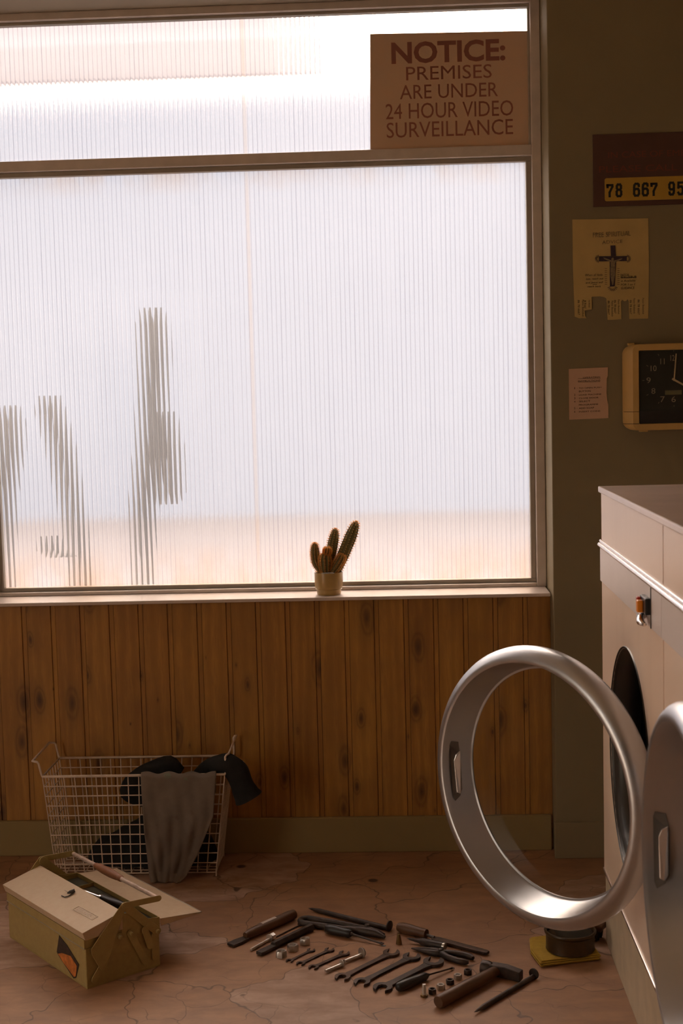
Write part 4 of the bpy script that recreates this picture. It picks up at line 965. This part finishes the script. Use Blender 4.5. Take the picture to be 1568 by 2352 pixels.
MB().lathe([(0.006, yc - 0.075), (0.0085, yc - 0.072), (0.0088, yc - 0.062), (0.007, yc - 0.058), (0.0098, yc - 0.052), (0.0118, yc - 0.02), (0.0118, yc + 0.02), (0.0098, yc + 0.052), (0.007, yc + 0.060), (0.0082, yc + 0.066), (0.006, yc + 0.072)], 20, 'y', (0.208, 0, 0.1850)).build('grip', 'grip', hr, smooth=50)
# torn hazard sticker on the long side
s1 = MB().prism([(0.140, 0.098), (0.158, 0.048), (0.146, 0.040), (0.069, 0.006), (0.057, 0.012), (0.037, 0.053), (0.097, 0.084)], (-0.0016, -0.0008), 'x').build('sticker', 'stick1', tb, smooth=0)
MB().prism([(0.150, 0.046), (0.128, 0.055), (0.080, 0.062), (0.048, 0.046), (0.056, 0.016), (0.066, 0.012), (0.120, 0.031)], (-0.0022, -0.0016), 'x').build('sticker_print', 'stick2', s1, smooth=0)
# things kept in or lying on the toolbox
TB = Matrix.Translation((-0.8073, 3.2855, 0)) @ Matrix.Rotation(math.radians(41), 4, 'Z')
def in_box(name, label, cat, x, y, z, rz, ry=0.0, grp=None):
    p = TB @ Vector((x, y, z)); o = thing(name, label, cat, p, math.radians(41) + rz, grp); o.rotation_euler = (0, ry, math.radians(41) + rz); return o
sc_ = in_box('screwdriver', 'dark handled screwdriver with a bright shaft lying in the toolbox tray', 'screwdriver', 0.181, 0.128, 0.131, PI / 2 + 0.136)
MB().lathe([(0, -0.002), (0.009, 0.0), (0.0115, 0.01), (0.0115, 0.05), (0.0095, 0.07), (0.0105, 0.085), (0.0105, 0.09), (0.006, 0.094), (0, 0.094)], 20, 'x').build('handle', 'bplast', sc_, smooth=40)
MB().lathe([(0, 0.088), (0.0085, 0.088), (0.0085, 0.10), (0.0045, 0.104), (0.0042, 0.19), (0.002, 0.215), (0, 0.216)], 16, 'x').build('shaft', 'chrome', sc_, smooth=40)
hk = in_box('bent_hook', 'small black clip with a bent wire lying on the closed toolbox lid', 'clip', 0.066, 0.212, lz(0.066), 0.0)
hk.rotation_euler = (0, -math.atan(sl), math.radians(41))
MB().tube([(-0.014, 0.012, 0.002), (-0.013, -0.004, 0.002), (-0.004, -0.010, 0.0025), (0.014, -0.008, 0.004)], 0.0013, 6).build('wire', 'steel', hk, smooth=60)
MB().tube([(0.0, 0.004, 0.0045), (0.006, -0.001, 0.006), (0.018, -0.006, 0.0065)], [0.002, 0.0046, 0.0046], 10).build('clip_body', 'bplast', hk, smooth=60)
MB().tube([(0.004, 0.004, 0.005), (0.004, 0.026, 0.004)], 0.0005, 5).build('prong', 'steel', hk, smooth=60)

# ------------------------------------------------------------------ tools laid out on the floor
def lay(name, label, cat, p0, p1, z0=0.006, z1=None, grp=None):
    """a tool lying from floor point p0 to p1 of the photo; its own +x runs from p0 to p1"""
    a = at(*p0, Z=z0); b_ = at(*p1, Z=z0 if z1 is None else z1); d = b_ - a
    o = thing(name, label, cat, (a.x, a.y, 0.0), math.atan2(d.y, d.x), grp)
    return o, math.hypot(d.x, d.y)

t, L_ = lay('wood_chisel', 'wooden handled chisel with a white paper label on its handle', 'chisel', (529, 2172), (677, 2102), 0.004, 0.010)
hr_ = 0.0145
MB().lathe([(0, L_ * 0.22), (hr_ * 0.55, L_ * 0.22), (hr_ * 0.85, L_ * 0.30), (hr_, L_ * 0.5), (hr_ * 1.05, L_ * 0.9), (hr_ * 0.9, L_ * 0.985), (hr_ * 0.5, L_), (0, L_)], 20, 'x', (0, 0, hr_)).build('handle', 'woodh', t, smooth=40)
MB().prism([(0, -0.013), (L_ * 0.12, -0.014), (L_ * 0.25, -0.010), (L_ * 0.25, 0.010), (L_ * 0.12, 0.014), (0, 0.013)], (0.002, 0.009), 'z').build('blade', 'steel', t, smooth=0, bevel=0.001)
MB().lathe([(hr_ * 1.03, L_ * 0.47), (hr_ * 1.05, L_ * 0.69)], 10, 'x', (0, 0, hr_), a0=PI * 0.10, a1=PI * 0.62).build('paper_label', 'whitelabel', t, smooth=60)

def bolt(name, label, p0, p1, r, head, thread=True, z=0.006, mat='bright', dome=False, grp=None):
    t, L_ = lay(name, label, 'bolt', p0, p1, z, z + 0.004, grp)
    s_ = MB()
    pr = [(0, 0), (r * 0.75, 0.0005)]
    if thread:
        n_ = int(L_ * 0.8 / (r * 0.55))
        for k in range(n_): pr += [(r, r * 0.55 * k + 0.002), (r * 0.80, r * 0.55 * (k + 0.5) + 0.002)]
    pr += [(r, L_ * 0.82), (r, L_ * 0.86), (0, L_ * 0.86)]
    zz = head if not dome else head * 0.9
    s_.lathe(pr, 14, 'x', (0, 0, r + 0.001)); s_.build('shank', mat, t, smooth=35)
    h_ = MB()
    if dome: h_.lathe([(0, L_ * 0.84), (head, L_ * 0.84), (head, L_ * 0.865), (head * 0.8, L_ * 0.94), (head * 0.4, L_ * 0.99), (0, L_)], 20, 'x', (0, 0, max(r + 0.001, head * 0.95)))
    else:
        h_.prism([(head * math.cos(PI / 3 * k + 0.5), head * math.sin(PI / 3 * k + 0.5) + head * 0.95) for k in range(6)], (L_ * 0.86, L_), 'x')
        h_.lathe([(0, L_ * 0.80), (head * 1.1, L_ * 0.80), (head * 1.1, L_ * 0.83), (0, L_ * 0.83)], 18, 'x', (0, 0, head * 0.95))
    h_.build('head', mat, t, smooth=35, bevel=0.0006)
    return t
bolt('coach_screw', 'silver coach screw with a hexagon head between chisel and long nail', (576, 2181), (628, 2148), 0.0042, 0.0095)
def nail(label, p0, p1, r, hr2, mat='steel', zz=0.004, grp=None):
    t, L_ = lay('nail', label, 'nail', p0, p1, zz, zz + hr2 * 0.5, grp)
    MB().lathe([(0, 0), (r * 0.5, r * 2), (r, r * 6), (r, L_ * 0.98), (r * 1.25, L_ * 0.985), (0, L_ * 0.985)], 14, 'x', (0, 0, r + 0.0005)).build('shank', mat, t, smooth=40)
    MB().lathe([(0, L_ - hr2 * 0.35), (hr2, L_ - hr2 * 0.35), (hr2 * 1.02, L_ - hr2 * 0.1), (hr2 * 0.6, L_ + hr2 * 0.12), (0, L_ + hr2 * 0.15)], 18, 'x', (0, 0, hr2)).build('head', mat, t, smooth=40)
    return t
nail('thin brown nail lying behind the silver coach screw', (630, 2152), (687, 2122), 0.0018, 0.0048, 'brown')
nail('long dark spike with its head to the right, the rearmost of the tools', (707, 2088), (896, 2130), 0.0068, 0.0145)
nail('long black spike nail to the right of the hammer', (1088, 2328), (1227, 2238), 0.0062, 0.0135)
t, L_ = lay('cold_chisel', 'black hexagonal cold chisel beside the wooden handled chisel', 'chisel', (594, 2193), (718, 2130), 0.004, 0.008)
MB().prism([(0, -0.010), (L_ * 0.10, -0.0105), (L_ * 0.28, -0.009), (L_ * 0.28, 0.009), (L_ * 0.10, 0.0105), (0, 0.010)], (0.003, 0.012), 'z').build('blade', 'steel', t, smooth=0, bevel=0.0015)
MB().prism([(0.0112 * math.cos(PI / 3 * k), 0.0112 * math.sin(PI / 3 * k) + 0.0102) for k in range(6)], (L_ * 0.26, L_ * 0.985), 'x').build('shaft', 'steel', t, smooth=0, bevel=0.0012)
# tongs: a closed bow at the left, two long arms meeting under a rivet
t, L_ = lay('tongs', 'black iron tongs with a looped end behind the black screwdriver', 'tongs', (691, 2114), (888, 2148), 0.008)
q = []
for k in range(9):
    a = PI / 2 + PI * k / 8; q.append((0.020 + 0.020 * math.cos(a), 0.0185 * math.sin(a), 0.0095))
arm = MB().tube([(L_ * 0.76, 0.016, 0.012), (L_ * 0.5, 0.019, 0.010)] + q + [(L_ * 0.5, -0.013, 0.010), (L_ * 0.74, -0.009, 0.012), (L_ * 0.9, -0.008, 0.012), (L_, -0.012, 0.007)], [0.005, 0.0085] + [0.0085] * 9 + [0.0095, 0.0125, 0.0105, 0.004], 12)
arm.build('bow', 'steel', t, smooth=60)
MB().tube([(L_ * 0.70, 0.012, 0.012), (L_ * 0.78, 0.0, 0.013), (L_ * 0.9, 0.002, 0.010), (L_ * 0.97, 0.004, 0.007)], [0.008, 0.0115, 0.009, 0.003], 12).build('jaw', 'steel', t, smooth=60)
MB().lathe([(0, 0.006), (0.008, 0.006), (0.008, 0.025), (0.006, 0.0275), (0, 0.028)], 16, 'z', (L_ * 0.77, 0.004, 0)).build('rivet', 'steel', t, smooth=40)

def driver(label, p0, p1, hl, r, rs, flat=True, wood='bplast', shaft='steel', name='screwdriver', cat='screwdriver'):
    t, L_ = lay(name, label, cat, p0, p1, 0.010, 0.004)
    H = L_ * hl
    MB().lathe([(0, 0), (r * 0.6, 0.001), (r * 0.92, H * 0.07), (r, H * 0.25), (r * 0.95, H * 0.55), (r * 0.80, H * 0.80), (r * 0.88, H * 0.92), (r * 0.6, H), (0, H)], 20, 'x', (0, 0, r)).build('handle', wood, t, smooth=50)
    MB().lathe([(0, H * 0.97), (rs * 2.0, H * 0.97), (rs * 1.8, H * 1.06), (rs, H * 1.09), (0, H * 1.09)], 14, 'x', (0, 0, r)).build('ferrule', 'steel', t, smooth=40)
    sh_ = MB()
    sh_.tube([(H * 1.05, 0, r), (H * 1.05 + (L_ - H) * 0.86, 0, r * 0.42)], rs, 10)
    sh_.box((L_ * 0.965, -rs * 1.7, r * 0.30), (L_, rs * 1.7, r * 0.30 + rs * 0.9))
    if not flat: sh_.tube([(L_ * 0.955, 0, r * 0.45), (L_ * 0.97, 0, r * 0.42)], rs * 1.1, 8)
    else: sh_.tube([(L_ * 0.94, 0, r * 0.43), (L_ * 0.97, 0, r * 0.38)], [rs, rs * 1.5], 8)
    sh_.build('shaft', shaft, t, smooth=40)
    return t
driver('black handled screwdriver with a thin shaft lying in front of the iron tongs', (747, 2135), (880, 2169), 0.45, 0.0138, 0.0028)
driver('dark wooden handled bradawl crossing in front of the largest spanner', (911, 2271), (1041, 2223), 0.52, 0.0125, 0.0022, True, 'bplast', 'brown', 'bradawl', 'bradawl')
# file with a turned handle
t, L_ = lay('file', 'old file with a brown wooden handle behind the black pliers', 'file', (914, 2132), (1121, 2192), 0.010, 0.003)
H = L_ * 0.33
MB().lathe([(0, 0), (0.011, 0.001), (0.0145, H * 0.15), (0.015, H * 0.4), (0.0125, H * 0.75), (0.0135, H * 0.9), (0.0125, H * 0.98), (0.006, H), (0, H)], 20, 'x', (0, 0, 0.0145)).build('handle', 'woodh', t, smooth=50)
MB().tube([(H * 0.95, 0, 0.013), (H * 1.25, 0, 0.010)], [0.0035, 0.005], 8).build('tang', 'steel', t, smooth=40)
MB().prism([(H * 1.2, -0.0075), (H * 1.35, -0.0115), (L_ * 0.97, -0.0095), (L_, -0.0065), (L_, 0.0065), (L_ * 0.97, 0.0095), (H * 1.35, 0.0115), (H * 1.2, 0.0075)], (0.003, 0.0105), 'z').build('blade', 'brown', t, smooth=0, bevel=0.001)
# centre punch and pliers
t, L_ = lay('centre_punch', 'short black pointed punch lying between the file and the pliers', 'punch', (933, 2157), (1023, 2177), 0.008)
MB().lathe([(0, 0), (0.003, L_ * 0.08), (0.0062, L_ * 0.34), (0.0105, L_ * 0.40), (0.0108, L_ * 0.93), (0, L_ * 0.93)], 18, 'x', (0, 0, 0.0108)).build('body', 'steel', t, smooth=40)
MB().lathe([(0, L_ * 0.92), (0.0098, L_ * 0.92), (0.0098, L_ * 0.985), (0.008, L_), (0, L_)], 18, 'x', (0, 0, 0.0108)).build('end_cap', 'bright', t, smooth=40)
t, L_ = lay('pliers', 'black pliers with curved open handles in front of the file', 'pliers', (945, 2177), (1081, 2206), 0.007)
for s_ in (1, -1):
    pth = [(0.0, 0.001 * s_, 0.006), (L_ * 0.22, 0.006 * s_, 0.0085), (L_ * 0.42, 0.008 * s_, 0.0095), (L_ * 0.52, -0.001 * s_, 0.010), (L_ * 0.66, -0.015 * s_, 0.010), (L_ * 0.84, -0.021 * s_, 0.009), (L_ * 0.95, -0.018 * s_, 0.0085), (L_ * 1.0, -0.013 * s_, 0.008)]
    MB().tube(pth, [0.0015, 0.006, 0.0085, 0.0095, 0.0075, 0.0078, 0.0075, 0.005], 12).build('jaw_and_handle', 'steel', t, smooth=60)
MB().lathe([(0, 0.004), (0.007, 0.004), (0.007, 0.0205), (0.005, 0.0222), (0, 0.0225)], 16, 'z', (L_ * 0.50, 0, 0)).build('rivet', 'steel', t, smooth=40)
# brass cone
p = at(916, 2168, Z=0.0)
o = MB().lathe([(0, 0), (0.0082, 0), (0.0080, 0.003), (0.0045, 0.023), (0.0038, 0.026), (0, 0.0262)], 20).build('brass_cone', 'brass', smooth=40); o.location = p; tag(o, 'tiny tarnished brass cone standing upright left of the pliers', 'cone')
# nuts
def nut(label, px, py, af, h_, mat, grp, rot=0.3):
    p = at(px, py, Z=h_ * 0.5); t = thing('hex_nut', label, 'nut', (p.x, p.y, 0), rot, grp)
    b = MB(); R6 = af / math.sqrt(3); ri = af * 0.30; S = 36
    def hexr(a): a = (a + PI / 6) % (PI / 3) - PI / 6; return af / 2 / math.cos(a)
    prof4 = []
    for (kind, z) in (('i', 0.0), ('o', 0.0), ('o', h_ * 0.86), ('c', h_), ('j', h_), ('i', h_ * 0.92)):
        ring = []
        for k in range(S):
            a = 2 * PI * k / S; r_ = {'i': ri, 'j': ri * 1.1, 'o': hexr(a), 'c': min(hexr(a), af * 0.485)}[kind]; ring.append(b.v((r_ * math.cos(a), r_ * math.sin(a), z)))
        prof4.append(ring)
    for i in range(6):
        A, B = prof4[i], prof4[(i + 1) % 6]
        for k in range(S): b.f([A[k], A[(k + 1) % S], B[(k + 1) % S], B[k]])
    b.build('nut_body', mat, t, smooth=28)
    th = MB(); th.lathe([(ri * 0.99, 0.001), (ri * 0.86, h_ * 0.2), (ri * 0.99, h_ * 0.4), (ri * 0.86, h_ * 0.6), (ri * 0.99, h_ * 0.8)], 20); th.build('thread', mat, t, smooth=0)
    return t
GN = 'big bright nuts in a row'
nut('big bright hexagon nut nearest the toolbox, left one of three', 646, 2190, 0.0265, 0.0165, 'bright', GN, 0.2)
nut('big bright hexagon nut in the middle of the row of three', 672, 2176, 0.0265, 0.0165, 'bright', GN, 0.5)
nut('big bright hexagon nut nearest the tongs, right one of three', 700, 2161.5, 0.0265, 0.0165, 'bright', GN, 0.1)
GS = 'small nuts beside the hammer handle'
for (px, py, mt, lb) in ((992.5, 2276, 'steel', 'small dark nut right beside the upright bolt'), (1012, 2266, 'bright', 'small bright nut, second from the upright bolt in its row'), (1033, 2254.5, 'steel', 'small dark nut in the middle of the row left of the hammer'), (1051, 2243, 'bright', 'small bright nut, second from the hammer head in its row'), (1074, 2232, 'steel', 'small dark nut closest to the hammer head')):
    nut(lb, px, py, 0.0185, 0.0120, mt, GS, random.uniform(0, 1))
# upright bolt
p = at(974, 2289, Z=0.0); t = thing('upright_bolt', 'short bright bolt standing on its head left of the small nuts', 'bolt', (p.x, p.y, 0), 0.2)
MB().prism([(0.0095 * math.cos(PI / 3 * k), 0.0095 * math.sin(PI / 3 * k)) for k in range(6)], (0, 0.0055), 'z').build('head', 'brass', t, smooth=0, bevel=0.0006)
pr = [(0, 0.005), (0.0046, 0.005)]
for k in range(10): pr += [(0.0050, 0.007 + 0.0024 * k), (0.0042, 0.0082 + 0.0024 * k)]
MB().lathe(pr + [(0.0042, 0.0315), (0, 0.0318)], 16).build('shank', 'bright', t, smooth=35)
# coach bolts
GB = 'bright coach bolts among the spanners'
bolt('coach_bolt', 'bright coach bolt with its shank towards the small spanners', (747, 2232), (791, 2211), 0.0056, 0.0100, False, 0.005, 'bright', True, GB)
bolt('coach_bolt', 'bright coach bolt with a gleaming round head next to the big spanners', (791, 2208), (837, 2188), 0.0056, 0.0135, False, 0.006, 'bright', True, GB)
# open-ended spanners
def spanner(label, p0, p1, wd, mat, grp):
    t, L_ = lay('spanner', label, 'spanner', p0, p1, 0.004, 0.004, grp)
    th = wd * 0.27; z0 = 0.0015
    def head(cx, ang_, s_, big):
        mb = MB(); R_ = wd * big; N = 28; op = 0.62; pol = []
        jaw = R_ * 0.50
        # ring of the head, mouth cut along ang_
        for k in range(N + 1):
            a = ang_ + op + (2 * PI - 2 * op) * k / N
            pol.append((cx + R_ * math.cos(a), R_ * math.sin(a)))
        d = Vector((math.cos(ang_), math.sin(ang_))); n_ = Vector((-d.y, d.x)); c_ = Vector((cx, 0))
        for f_, e in ((0.98, -1), (-0.10, -1), (-0.42, -0.5), (-0.42, 0.5), (-0.10, 1), (0.98, 1)): pol.append(tuple(c_ + d * R_ * f_ + n_ * jaw * e))
        A = [mb.v((x, y, z0)) for x, y in pol]; B = [mb.v((x, y, z0 + th * 1.35)) for x, y in pol]
        mb.f(A[::-1]); mb.f(B)
        for i in range(len(pol)): mb.f([A[i], A[(i + 1) % len(pol)], B[(i + 1) % len(pol)], B[i]])
        mb.b.normal_update(); bmesh.ops.triangulate(mb.b, faces=[f_ for f_ in mb.b.faces if len(f_.verts) > 4])
        mb.build('open_jaw', mat, t, smooth=0)
    r1 = wd * 1.18; r2 = wd * 1.30
    head(r1 * 0.85, PI + 0.45, 1, 1.18); head(L_ - r2 * 0.85, 0.45, 1, 1.30)
    s2 = MB(); s2.prism([(r1 * 1.5, -wd * 0.62), (L_ * 0.3, -wd * 0.46), (L_ * 0.7, -wd * 0.46), (L_ - r2 * 1.5, -wd * 0.66), (L_ - r2 * 1.5, wd * 0.66), (L_ * 0.7, wd * 0.46), (L_ * 0.3, wd * 0.46), (r1 * 1.5, wd * 0.62)], (z0 + th * 0.1, z0 + th * 1.2), 'z')
    s2.build('shaft', mat, t, smooth=0, bevel=0.0012)
    return t
GP = 'open-ended spanners laid out by size'
spanner('smallest brown open-ended spanner, beside the big bright nuts', (660, 2208), (719.5, 2179), 0.0085, 'brown', GP)
spanner('second smallest brown open-ended spanner, next to the smallest one', (684, 2215), (763, 2178), 0.0100, 'brown', GP)
spanner('third brown open-ended spanner, left of the coach bolts', (712.5, 2224), (798, 2186), 0.0112, 'brown', GP)
spanner('large brown open-ended spanner just right of the coach bolts', (776, 2250), (909, 2184), 0.0170, 'brown', GP)
spanner('large dark open-ended spanner in the middle of the three big ones', (820, 2262), (956, 2193), 0.0178, 'steel', GP)
spanner('largest black open-ended spanner, beside the bradawl', (866, 2276), (1008, 2204), 0.0205, 'steel', GP)
# hammer
t, L_ = lay('hammer', 'hammer with a round brown wooden handle and black steel head', 'hammer', (1006, 2306), (1146, 2228), 0.012, 0.016)
MB().tube([(0, 0, 0.0165), (0.004, 0, 0.0165), (L_ * 0.5, 0, 0.0170), (L_ * 0.9, 0, 0.0180), (L_ + 0.008, 0, 0.0185)], [0.014, 0.0162, 0.0160, 0.0130, 0.0115], 20).build('handle', 'woodh', t, smooth=50)
pa, pb_ = at(1106, 2222, Z=0.016), at(1197, 2240, Z=0.016)
inv = (Matrix.Translation(t.location) @ Matrix.Rotation(t.rotation_euler.z, 4, 'Z')).inverted()
a, c_ = inv @ pa, inv @ pb_
hd = MB(); d = (c_ - a); Lh = d.length; d.normalize()
hd.T = Matrix.Translation(a) @ Matrix.Rotation(math.atan2(d.y, d.x), 4, 'Z') @ Matrix.Translation((0, 0, -a.z))
hd.lathe([(0, 0), (0.0165, 0), (0.0178, 0.003), (0.0178, Lh * 0.16), (0.0145, Lh * 0.28), (0, Lh * 0.28)], 24, 'x', (0, 0, 0.018))
hd.prism([(Lh * 0.24, 0.004), (Lh * 0.62, 0.004), (Lh, 0.002), (Lh, 0.026), (Lh * 0.62, 0.033), (Lh * 0.24, 0.032)], (-0.0125, 0.0125), 'y')
hd.build('head', 'steel', t, smooth=35, bevel=0.002)
p = at(880, 2172, Z=0.001)
o = MB().prism([(-0.006, -0.003), (0.004, -0.004), (0.007, 0.002), (-0.003, 0.004)], (0.0003, 0.0015), 'z').build('blue_chip', simple('blue_grey_paint', (0.20, 0.24, 0.24), 0.6), smooth=0)
o.location = (p.x, p.y, 0); tag(o, 'tiny blue-grey chip lying at the tip of the black screwdriver', 'chip')
